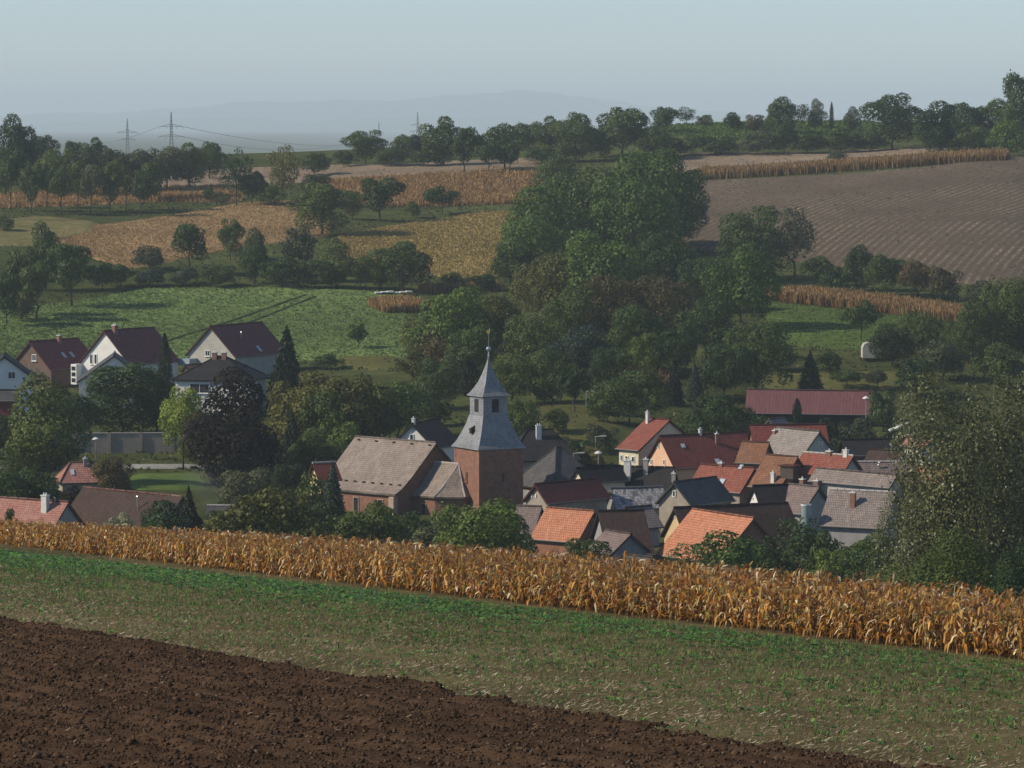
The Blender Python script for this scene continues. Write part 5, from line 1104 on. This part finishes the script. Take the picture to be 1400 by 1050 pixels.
TREES = [
 # far row behind the left orchard and skyline, left
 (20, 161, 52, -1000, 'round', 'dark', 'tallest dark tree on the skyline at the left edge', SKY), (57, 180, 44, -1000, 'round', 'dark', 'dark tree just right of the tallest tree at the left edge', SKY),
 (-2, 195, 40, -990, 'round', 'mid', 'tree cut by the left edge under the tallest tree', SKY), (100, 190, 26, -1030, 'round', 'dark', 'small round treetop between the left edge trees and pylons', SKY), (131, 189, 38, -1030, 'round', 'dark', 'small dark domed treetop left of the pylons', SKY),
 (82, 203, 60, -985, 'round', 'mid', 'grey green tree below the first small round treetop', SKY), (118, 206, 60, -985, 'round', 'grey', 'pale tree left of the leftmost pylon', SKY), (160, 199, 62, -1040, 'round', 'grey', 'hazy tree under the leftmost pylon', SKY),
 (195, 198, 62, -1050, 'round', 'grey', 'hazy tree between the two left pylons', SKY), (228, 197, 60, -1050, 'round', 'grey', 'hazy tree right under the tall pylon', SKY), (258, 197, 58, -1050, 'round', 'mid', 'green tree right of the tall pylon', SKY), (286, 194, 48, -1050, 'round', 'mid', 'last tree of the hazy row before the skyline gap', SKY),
 (323, 203, 44, 282, 'open', 'dark', 'loose tree left of the skyline gap', SKY), (345, 231, 38, 280, 'round', 'dark', 'short black green tree below the skyline gap', ORC), (386, 202, 48, 276, 'open', 'olive', 'reddish topped tree right of the skyline gap', SKY), (430, 236, 42, 280, 'round', 'dark', 'dark tree at the left end of the brown maize', ORC), (286, 256, 18, 276, 'bush', 'dark', 'tiny round dark bush beside the left maize strip'), (303, 262, 26, 280, 'bush', 'grey', 'grey scrub beside the tiny round bush'), (375, 255, 40, 282, 'bush', 'mid', 'green bush under the reddish topped tree'),
 # orchard row, left
 (14, 213, 38, 288, 'fruit', 'mid', 'first orchard tree of the left row at the left edge', ORC), (42, 225, 34, 292, 'fruit', 'dark', 'second orchard tree of the left row, ivy dark', ORC), (64, 222, 34, 284, 'fruit', 'mid', 'third orchard tree of the left row', ORC), (83, 224, 36, 294, 'fruit', 'dark', 'fourth orchard tree of the left row, dark trunk', ORC),
 (106, 222, 36, 290, 'fruit', 'mid', 'fifth orchard tree of the left row', ORC), (124, 226, 34, 292, 'fruit', 'grey', 'sixth orchard tree of the left row', ORC), (150, 220, 38, 292, 'fruit', 'mid', 'seventh orchard tree of the left row, below the leftmost pylon', ORC), (172, 224, 32, 288, 'fruit', 'olive', 'eighth orchard tree of the left row', ORC), (192, 232, 36, 297, 'fruit', 'dark', 'dark orchard tree standing forward near the right end of the left row', ORC), (207, 222, 32, 290, 'fruit', 'mid', 'last orchard tree at the right end of the left row', ORC),
 # single trees on the left slope
 (440, 250, 88, 322, 'round', 'mid', 'broad dark tree right of the reddish crop field', ORC), (519, 242, 62, 303, 'fruit', 'mid', 'round fruit tree with short trunk in front of the brown maize', ORC), (605, 253, 46, 294, 'fruit', 'dark', 'small dark fruit tree in front of the brown maize', ORC), (566, 275, 26, 298, 'bush', 'mid', 'low bush between the two fruit trees at the maize'), (482, 262, 30, 300, 'bush', 'brown', 'brownish bush left of the round fruit tree'),
 (258, 307, 56, 378, 'fruit', 'dark', 'dark tree at the lower edge of the reddish crop field', ORC), (315, 299, 36, 356, 'round', 'mid', 'green tree rising against the reddish crop field', ORC), (348, 317, 46, 388, 'tall', 'dark', 'dark ivy clad tree left of the hedge above the green field', ORC), (408, 307, 58, 384, 'fruit', 'grey', 'open grey green tree above the green field', ORC), (460, 329, 48, 394, 'tall', 'mid', 'pointed tree in the row above the green field', ORC), (493, 347, 40, 396, 'round', 'dark', 'small dark tree left of the round black green tree', ORC), (520, 352, 36, 397, 'round', 'dark', 'low tree touching the round black green tree', ORC), (550, 330, 82, 400, 'round', 'dark', 'large round black green tree at the right end of the green field', ORC),
 (385, 352, 66, 394, 'bush', 'dark', 'dark bush below the open grey green tree'), (430, 356, 66, 394, 'bush', 'dark', 'dark bush left of the pointed tree'), (205, 338, 52, 370, 'bush', 'grey', 'scrub at the foot of the reddish crop field'), (160, 362, 46, 392, 'bush', 'mid', 'hedge bush at the left end of the green field hedge', HED), (205, 366, 50, 392, 'bush', 'blue', 'second hedge bush of the green field hedge', HED), (250, 366, 50, 390, 'bush', 'blue', 'third hedge bush of the green field hedge', HED), (298, 362, 60, 392, 'bush', 'dark', 'fourth hedge bush of the green field hedge', HED), (620, 374, 40, 396, 'bush', 'mid', 'low bush at the foot of the golden meadow'), (660, 376, 40, 398, 'bush', 'dark', 'dark bush between the golden meadow and wood'),
 (62, 308, 52, 398, 'tall', 'dark', 'tall dark tree in the group at the left edge', ORC), (20, 338, 46, 432, 'fruit', 'dark', 'tree behind the leftmost trunk in the left group', ORC), (97, 334, 72, 420, 'fruit', 'dark', 'broad dark tree in the middle of the left group', ORC), (50, 362, 52, 438, 'fruit', 'mid', 'lower tree in front of the left group', ORC), (8, 372, 46, 447, 'fruit', 'dark', 'tree with visible trunk cut by the left edge', ORC), (140, 358, 34, 396, 'bush', 'dark', 'small dark bush right of the left group'), (6, 296, 30, 318, 'bush', 'dark', 'round bush at the left edge beside the pale track'), (30, 400, 40, 440, 'bush', 'grey', 'scrub under the trees of the left group'),
 # skyline, middle
 (500, 178, 60, 226, 'round', 'mid', 'first broad tree right of the skyline gap', SKY), (470, 206, 30, -1100, 'bush', 'dark', 'low hedge bush in the skyline gap', SKY), (430, 207, 44, -1110, 'bush', 'dark', 'low dark hedge at the left of the skyline gap', SKY), (552, 180, 38, -1075, 'round', 'mid', 'small tree right of the first broad skyline tree', SKY), (575, 182, 34, -1075, 'round', 'dark', 'tree under the middle pylon', SKY), (606, 161, 62, -1080, 'round', 'dark', 'domed dark tree right of the middle pylon', SKY), (634, 174, 46, 236, 'fruit', 'dark', 'tree with dark trunk standing forward of the skyline', SKY), (668, 190, 36, 238, 'fruit', 'dark', 'small tree standing forward, right of the dark trunk', SKY), (697, 196, 40, 238, 'fruit', 'dark', 'low dark tree standing forward of the skyline middle', SKY), (690, 162, 66, -1075, 'round', 'mid', 'broad tree in the middle of the skyline', SKY), (722, 166, 40, -1080, 'round', 'mid', 'tree right behind the broad middle tree', SKY), (752, 160, 46, -1080, 'round', 'dark', 'dark tree left of the twin topped skyline tree', SKY), (787, 154, 64, -1070, 'round', 'mid', 'twin topped tree left of the highest middle skyline tree', SKY), (822, 172, 40, -1060, 'round', 'dark', 'dark gap filling tree below the high middle skyline tree', SKY), (851, 141, 74, -1070, 'round', 'mid', 'highest tree on the middle skyline, broad crown', SKY), (893, 168, 50, -1060, 'round', 'dark', 'dark tree at the left end of the vineyard', SKY), (535, 203, 60, 228, 'bush', 'dark', 'low dark hedge under the middle pylon', SKY), (585, 205, 60, 228, 'bush', 'dark', 'low dark hedge right of the middle pylon', SKY), (765, 198, 60, 222, 'bush', 'dark', 'dark scrub below the middle skyline trees', SKY), (735, 200, 50, 224, 'bush', 'dark', 'dark scrub left of the wood top', SKY),
 # skyline, right
 (908, 143, 38, -1150, 'round', 'dark', 'round tree on the vineyard crest, left end', SKY), (938, 147, 30, -1160, 'open', 'dark', 'thin tree on the vineyard crest', SKY), (964, 156, 24, -1165, 'bush', 'dark', 'little bush on the vineyard crest', SKY), (1004, 154, 32, -1170, 'bush', 'dark', 'flat bush on the vineyard crest', SKY), (1032, 157, 30, -1170, 'bush', 'brown', 'brownish bush on the vineyard crest', SKY), (1066, 135, 46, -1100, 'round', 'dark', 'leafy tree in front of the vineyard', SKY), (1095, 143, 34, -1120, 'open', 'grey', 'feathery tree right of the vineyard tree', SKY), (1116, 137, 26, -1120, 'tall', 'grey', 'slim feathery tree right of the vineyard', SKY), (1137, 140, 8, -1120, 'column', 'grey', 'very thin pole like tree on the right skyline', SKY), (1165, 148, 24, -1110, 'tall', 'grey', 'small upright tree left of the big round skyline tree', SKY), (1221, 128, 76, 206, 'round', 'dark', 'big round dark tree alone on the right skyline', SKY), (1285, 142, 66, -1050, 'round', 'dark', 'first tree of the right skyline wood', SKY), (1322, 136, 62, -1050, 'round', 'dark', 'second tree of the right skyline wood', SKY), (1362, 128, 62, -1040, 'round', 'dark', 'third tree of the right skyline wood', SKY), (1399, 94, 60, -1020, 'round', 'dark', 'tallest tree at the right edge of the skyline', SKY), (1380, 168, 56, 214, 'bush', 'fresh', 'lighter bush below the right skyline wood', SKY), (1335, 172, 60, 210, 'bush', 'dark', 'dark bush below the right skyline wood', SKY), (1290, 170, 60, 206, 'bush', 'dark', 'dark bush left of the lighter bush on the right', SKY),
 (935, 184, 60, 214, 'bush', 'dark', 'first dark hedge bush below the vineyard', HED), (985, 187, 62, 213, 'bush', 'dark', 'second dark hedge bush below the vineyard', HED), (1035, 182, 62, 212, 'bush', 'grey', 'third hedge bush below the vineyard', HED), (1072, 164, 40, 211, 'round', 'dark', 'taller dark tree in the hedge below the vineyard', HED), (1105, 182, 56, 211, 'bush', 'dark', 'fourth dark hedge bush below the vineyard', HED), (1150, 176, 60, 210, 'bush', 'dark', 'fifth dark hedge bush below the vineyard', HED), (1190, 182, 50, 208, 'bush', 'dark', 'hedge bush left of the big round skyline tree', HED), (1143, 208, 34, 220, 'bush', 'grey', 'low scrub behind the long maize strip'),
 # big wood
 (890, 206, 132, 345, 'wood', 'fresh', 'dark dome of the highest tree in the big wood', WOOD), (760, 214, 60, -935, 'wood', 'dark', 'dark tree at the upper left of the big wood', WOOD), (800, 232, 110, -930, 'wood', 'mid', 'tree left of the highest dome of the wood', WOOD), (868, 238, 120, -850, 'wood', 'fresh', 'sunlit yellow green tree in the heart of the wood', WOOD), (745, 256, 104, -880, 'wood', 'fresh', 'tree at the left flank of the wood by the golden meadow', WOOD), (930, 262, 66, -855, 'wood', 'dark', 'dark tree at the right flank beside the ploughed hill', WOOD), (728, 300, 100, 390, 'wood', 'fresh', 'tree bulging over the golden meadow', WOOD), (698, 332, 56, 392, 'round', 'dark', 'dark tree at the lower left corner of the wood', WOOD), (825, 312, 126, -800, 'wood', 'fresh', 'light green middle tree of the wood', WOOD), (905, 318, 90, -790, 'wood', 'dark', 'shaded tree right of the light green middle tree', WOOD), (775, 345, 96, -790, 'wood', 'olive', 'lower middle tree of the wood', WOOD), (960, 355, 66, -770, 'wood', 'dark', 'dark tree below the ploughed hill corner', WOOD),
 (1030, 284, 96, 385, 'wood', 'mid', 'dark tree standing against the ploughed hill', WOOD), (1086, 284, 54, 378, 'open', 'grey', 'loose grey tree standing against the ploughed hill', WOOD), (1012, 344, 96, -735, 'wood', 'fresh', 'tall tree at the left end of the right maize strip', WOOD), (1120, 352, 50, 392, 'bush', 'dark', 'dark bush under the loose grey tree', HED),
 (740, 362, 74, -745, 'round', 'olive', 'olive yellow tree in front of the wood', WOOD), (832, 378, 88, -735, 'round', 'brown', 'brownish tree in front of the wood', WOOD), (908, 374, 88, -735, 'round', 'brown', 'larger brownish tree right of the first brown one', WOOD), (785, 390, 82, -730, 'round', 'mid', 'dark tree between the olive and brown trees', WOOD), (965, 408, 80, -700, 'round', 'dark', 'dark tree in the shadow right of the brown trees', WOOD), (870, 420, 84, -700, 'round', 'mid', 'dark tree below the two brown trees', WOOD),
 (622, 394, 112, -735, 'round', 'fresh', 'broad tree at the right end of the green field', WOOD), (575, 440, 60, -690, 'bush', 'olive', 'olive bush below the reddish maize patch', WOOD), (668, 405, 90, -720, 'round', 'olive', 'tree left of the olive yellow tree', WOOD), (690, 420, 60, -700, 'round', 'olive', 'small olive tree above the church spire', WOOD), (605, 452, 60, -675, 'round', 'brown', 'brown olive tree left of the church spire', WOOD), (645, 445, 80, -680, 'round', 'mid', 'dark tree behind the church ball', WOOD), (732, 428, 86, -690, 'round', 'mid', 'dark tree right behind the church weathercock', WOOD), (790, 446, 80, -650, 'round', 'blue', 'bluish tree right of the spire above the small meadow', WOOD), (755, 478, 70, -650, 'round', 'dark', 'dark tree close right of the spire tip', WOOD), (700, 486, 64, -650, 'round', 'mid', 'tree hugging the spire on its right', WOOD), (600, 490, 66, -650, 'round', 'dark', 'shaded tree left of the spire', WOOD), (565, 480, 50, -660, 'bush', 'olive', 'yellowish bush left of the shaded tree', WOOD), (640, 488, 38, -615, 'column', 'conifer', 'dark column tree just left of the church belfry', WOOD), (718, 548, 62, -565, 'round', 'mid', 'tree right of the church belfry', WOOD), (835, 478, 60, -660, 'round', 'dark', 'dark tree left of the light small tree', WOOD), (882, 456, 54, 516, 'round', 'fresh', 'light green small tree above the tan maize patch', WOOD), (925, 440, 70, -670, 'round', 'dark', 'shaded tree right of the light small tree', WOOD), (860, 506, 92, 582, 'round', 'mid', 'broad tree behind the lamp post', WOOD), (820, 540, 50, -600, 'bush', 'mid', 'bush left of the broad tree behind the lamp', WOOD), (785, 500, 44, 566, 'fruit', 'dark', 'dark fruit tree on the small meadow', WOOD), (745, 515, 50, -610, 'bush', 'dark', 'dark bush on the small meadow edge', WOOD),
 (922, 488, 34, -600, 'cone', 'conifer', 'left one of the two dark conifers behind the red roofed house', WOOD), (950, 496, 34, -605, 'cone', 'blue', 'right one of the two conifers behind the red roofed house', WOOD), (985, 538, 84, -590, 'round', 'dark', 'dark tree left of the wine red shed', WOOD), (1035, 444, 90, -640, 'round', 'mid', 'green tree behind the left end of the wine red shed', WOOD), (990, 470, 70, -640, 'round', 'dark', 'dark tree between conifers and the green shed tree', WOOD), (1065, 470, 50, -650, 'bush', 'dark', 'shaded bush on the meadow edge', WOOD), (1108, 480, 48, 540, 'cone', 'dark', 'dark pointed tree in front of the right meadow', WOOD), (1135, 482, 40, -640, 'bush', 'dark', 'dark bush right of the pointed meadow tree', WOOD),
 # right slope
 (1178, 408, 48, 468, 'fruit', 'dark', 'single round tree on the right meadow', WOOD), (1220, 444, 60, 502, 'round', 'conifer', 'dark tree right of the white trailer', WOOD), (1262, 424, 66, 490, 'round', 'dark', 'tree under the right end of the maize strip', WOOD), (1290, 468, 66, 520, 'bush', 'grey', 'grey bush behind the large right tree', WOOD), (1330, 412, 60, 505, 'round', 'dark', 'tall dark tree near the right edge', WOOD), (1376, 384, 70, 500, 'round', 'mid', 'tall green tree at the right edge above the village', WOOD), (1405, 410, 50, 500, 'round', 'dark', 'dark tree cut by the right edge', WOOD), (1360, 470, 70, 530, 'bush', 'dark', 'dark bush below the tall right edge trees', WOOD), (1310, 440, 40, 495, 'round', 'mid', 'small tree between the right edge trees', WOOD), (1248, 490, 60, 545, 'bush', 'dark', 'dark bush left of the grey bush', WOOD), (1158, 505, 40, 532, 'fruit', 'dark', 'small fruit tree above the wine red shed', WOOD), (1200, 505, 40, 534, 'fruit', 'grey', 'second small fruit tree above the wine red shed', WOOD),
 (1172, 338, 46, 398, 'round', 'dark', 'first tree of the hedge under the ploughed hill', HED), (1212, 344, 56, 404, 'round', 'dark', 'second tree of the hedge under the ploughed hill', HED), (1252, 350, 56, 408, 'round', 'brown', 'third tree of the hedge under the ploughed hill', HED), (1290, 362, 50, 412, 'bush', 'brown', 'last bush of the hedge under the ploughed hill', HED), (1340, 385, 60, 420, 'bush', 'grey', 'grey scrub at the foot of the ploughed hill', HED), (1142, 366, 40, 400, 'bush', 'dark', 'low start of the hedge under the ploughed hill', HED),
 # village trees, left
 (55, 518, 112, -560, 'tall', 'mid', 'big rounded tree in front of the left white house', VIL), (16, 562, 104, -580, 'round', 'dark', 'dark tree at the left edge above the pink roofs', VIL), (100, 530, 78, -590, 'round', 'dark', 'tree between the big left tree and pointed tree', VIL), (166, 487, 120, -612, 'tall', 'mid', 'large pointed tree hiding the small white house', VIL), (213, 520, 70, -615, 'round', 'dark', 'dark tree right of the large pointed tree', VIL), (250, 529, 66, 641, 'round', 'lime', 'yellow green tree with visible trunk by the road', VIL), (318, 515, 128, -545, 'tall', 'copper', 'tall blackish copper tree right of the yellow green tree', VIL), (286, 556, 76, -540, 'round', 'brown', 'lower brown green part tree beside the copper tree', VIL), (225, 458, 28, -612, 'column', 'conifer', 'narrow dark conifer between the white houses', VIL), (392, 446, 74, -600, 'cone', 'conifer', 'broad dark pine right of the white houses', VIL), (412, 511, 108, -560, 'round', 'olive', 'olive green tree right of the copper tree', VIL), (399, 560, 62, -530, 'cone', 'conifer', 'dark conifer in front of the olive tree', VIL), (445, 538, 92, -570, 'round', 'mid', 'green tree left of the church roof', VIL), (480, 503, 112, -590, 'round', 'olive', 'large willow like tree behind the church roof', VIL), (545, 512, 92, -590, 'round', 'fresh', 'light tree behind the white house at the church', VIL), (508, 534, 80, -575, 'round', 'mid', 'tree just above the church ridge', VIL), (598, 548, 44, -575, 'bush', 'mid', 'bush left of the tower belfry', VIL), (430, 588, 84, -530, 'round', 'dark', 'dark tree above the tiny cottage', VIL), (465, 565, 60, -545, 'bush', 'fresh', 'fresh green bush left of the church ridge', VIL),
 (455, 632, 50, -463, 'cone', 'blue', 'blue grey conifer at the left end of the nave', VIL), (372, 652, 156, -430, 'round', 'olive', 'broad olive tree in front of the grey outbuilding', VIL), (338, 636, 80, -470, 'round', 'grey', 'grey green tree below the copper tree', VIL), (258, 666, 54, -437, 'cone', 'conifer', 'dark cone shaped bush right of the brown barn', VIL), (215, 688, 90, -425, 'bush', 'dark', 'dark bush in front of the brown barn', VIL), (300, 700, 70, -420, 'bush', 'dark', 'dark bush in front of the grey outbuilding', VIL), (500, 680, 108, -425, 'round', 'mid', 'round tree in front of the church nave', VIL), (440, 690, 70, -420, 'bush', 'dark', 'dark bush left of the round nave tree', VIL), (656, 677, 128, -420, 'round', 'fresh', 'broad green tree in front of the church tower', VIL), (595, 708, 90, -415, 'bush', 'grey', 'grey green bush in front of the chancel', VIL), (560, 700, 60, -430, 'bush', 'dark', 'dark bush between the two church trees', VIL), (705, 710, 50, -415, 'bush', 'dark', 'dark bush right of the broad church tree', VIL), (154, 619, 58, -490, 'round', 'brown', 'brownish round tree beside the pink cottage', VIL), (35, 632, 90, -480, 'round', 'dark', 'dark tree above the pinkish red roof', VIL), (62, 652, 44, -470, 'bush', 'dark', 'dark bush left of the pink cottage', VIL), (12, 697, 30, -415, 'bush', 'dark', 'small dark bush before the pinkish red roof', VIL), (100, 668, 40, -465, 'bush', 'copper', 'purple bush above the brown barn', VIL), (165, 705, 46, -420, 'bush', 'silver', 'pale silvery bush at the edge of the maize', VIL), (84, 594, 46, -575, 'round', 'mid', 'tree above the pink cottage', VIL), (325, 660, 60, -480, 'bush', 'blue', 'bluish bush behind the olive tree', VIL), (395, 630, 50, -500, 'round', 'conifer', 'nearly black tree left of the tiny cottage', VIL),
 # village trees, right
 (40, 598, 90, -565, 'round', 'dark', 'dark tree in front of the big rounded left tree', VIL), (8, 645, 80, -475, 'round', 'dark', 'dark tree at the left edge just above the pinkish red roof', VIL), (340, 585, 80, -535, 'round', 'copper', 'lower copper brown tree at the foot of the tall copper tree', VIL), (765, 590, 44, -545, 'bush', 'grey', 'scrub on the small meadow behind the grey pyramid roof', VIL), (795, 603, 50, -540, 'bush', 'mid', 'scrub bush on the small meadow left of the lamps', VIL), (812, 612, 40, -545, 'bush', 'olive', 'low olive scrub beside the lamp with the round shade', VIL), (762, 560, 40, -580, 'bush', 'dark', 'dark scrub at the upper edge of the small meadow', VIL), (820, 578, 46, -570, 'bush', 'grey', 'grey scrub under the tall lamp post', VIL), (490, 442, 30, 478, 'fruit', 'mid', 'small single fruit tree on the green field above the church', ORC), (452, 484, 44, 505, 'bush', 'dark', 'dark low bush beside the dry patch right of the pine', VIL),
 (428, 652, 56, -440, 'bush', 'dark', 'dark bush hiding the walls of the tiny cottage', VIL), (405, 672, 60, -430, 'bush', 'olive', 'olive bush left below the tiny cottage', VIL), (1170, 735, 70, -405, 'bush', 'mid', 'bush against the wall of the grey barn', VIL), (1120, 725, 50, -402, 'bush', 'dark', 'dark bush at the foot of the silo', VIL),
 (800, 738, 74, -405, 'bush', 'mid', 'green bush in front of the pale orange barn', VIL), (1000, 732, 120, -400, 'bush', 'fresh', 'broad bright green bush before the large orange barn', VIL), (945, 745, 70, -398, 'open', 'mid', 'thin shoots left of the broad bright bush', VIL), (1055, 742, 70, -398, 'bush', 'mid', 'bush right of the broad bright bush', VIL), (1090, 708, 84, -405, 'open', 'dark', 'loose dark tree in front of the silo', VIL), (1140, 752, 70, -395, 'bush', 'fresh', 'green bush below the grey barn', VIL), (1205, 735, 90, -392, 'round', 'mid', 'tree at the right front corner of the grey barn', VIL), (1090, 546, 22, -570, 'column', 'conifer', 'small dark cypress in front of the wine red shed', VIL), (1173, 568, 46, -560, 'bush', 'grey', 'grey olive bush in front of the wine red shed', VIL), (1135, 572, 40, -560, 'bush', 'conifer', 'dark bush under the wine red shed eaves', VIL), (1208, 535, 50, -590, 'bush', 'dark', 'dark bush right of the wine red shed', VIL), (1175, 590, 90, -545, 'bush', 'conifer', 'clipped dark hedge behind the village right', VIL), (1225, 590, 50, -545, 'bush', 'conifer', 'second clipped dark hedge behind the village right', VIL), (1030, 566, 46, -560, 'bush', 'dark', 'dark bush at the left foot of the wine red shed', VIL), (960, 565, 60, -570, 'bush', 'mid', 'bush behind the salmon house', VIL),
 (1310, 503, 215, -300, 'near', 'glint', 'large airy tree with glinting leaves at the right edge', VIL), (1392, 497, 190, -310, 'near', 'glint', 'tall tree cut by the right edge behind the airy tree', VIL), (1265, 640, 130, -305, 'near', 'glint', 'lower glinting tree left of the large right tree', VIL), (1310, 716, 170, -285, 'near', 'mid', 'dark green undergrowth below the large right tree', VIL), (1222, 765, 90, -300, 'near', 'fresh', 'green bush at the maize edge, right', VIL), (1390, 735, 130, -280, 'near', 'dark', 'dark undergrowth in the right corner above the maize', VIL)]
for t in TREES: tree(*t)

# ---------------------------------------------------------------- thin smoke over the garden behind the brown barn
b = MB(); A, B2 = at(288, 700, 455), at(272, 640, 458); prof_ = [(0.05, 0.0), (0.9, 0.12), (1.6, 0.35), (2.3, 0.6), (2.6, 0.8), (1.6, 0.95), (0.05, 1.0)]; ns = 12
for (r0, t0), (r1, t1) in zip(prof_, prof_[1:]):
    for i in range(ns):
        a0, a1 = 2*math.pi*i/ns, 2*math.pi*(i+1)/ns; p = lambda r, t, a: A*(1-t)+B2*t+np.array([r*math.cos(a)*(1+0.2*math.sin(5*t+a)), r*math.sin(a), 0])
        b.face([p(r0, t0, a0), p(r0, t0, a1), p(r1, t1, a1), p(r1, t1, a0)])
ms = bpy.data.materials.new('m_smoke'); ms.use_nodes = True; N = ms.node_tree.nodes; N.remove(N['Principled BSDF'])
pv_ = N.new('ShaderNodeVolumePrincipled'); pv_.inputs['Color'].default_value = (0.75, 0.85, 0.95, 1); pv_.inputs['Density'].default_value = 0.011
ms.node_tree.links.new(pv_.outputs[0], N['Material Output'].inputs['Volume'])
o = b.build('smoke', ms, None, A); o.location = tuple(A); tag(o, 'thin bluish smoke rising over the garden behind the brown barn', 'smoke', None, 'stuff')

# ---------------------------------------------------------------- haze: even air round the camera and the whole place
b = MB(); b.box((0, 24000, 10), (30000, 0, 0), (0, 24600, 0), (0, 0, 300))
me = bpy.data.meshes.new('haze'); me.from_pydata(b.v, [], b.f); me.validate()
import bmesh
bm = bmesh.new(); bm.from_mesh(me); bmesh.ops.remove_doubles(bm, verts=bm.verts, dist=0.01); bmesh.ops.recalc_face_normals(bm, faces=bm.faces); bm.to_mesh(me); bm.free()
mh = bpy.data.materials.new('m_haze'); mh.use_nodes = True; N = mh.node_tree.nodes; N.remove(N['Principled BSDF'])
pvn = N.new('ShaderNodeVolumePrincipled'); pvn.inputs['Color'].default_value = (0.80, 0.92, 1.0, 1); pvn.inputs['Density'].default_value = 0.00009
mh.node_tree.links.new(pvn.outputs[0], N['Material Output'].inputs['Volume'])
me.materials.append(mh)
o = bpy.data.objects.new('haze', me); COL.objects.link(o); tag(o, kind='stuff'); o['label'] = 'pale even haze filling the air over the valley'; o['category'] = 'haze'
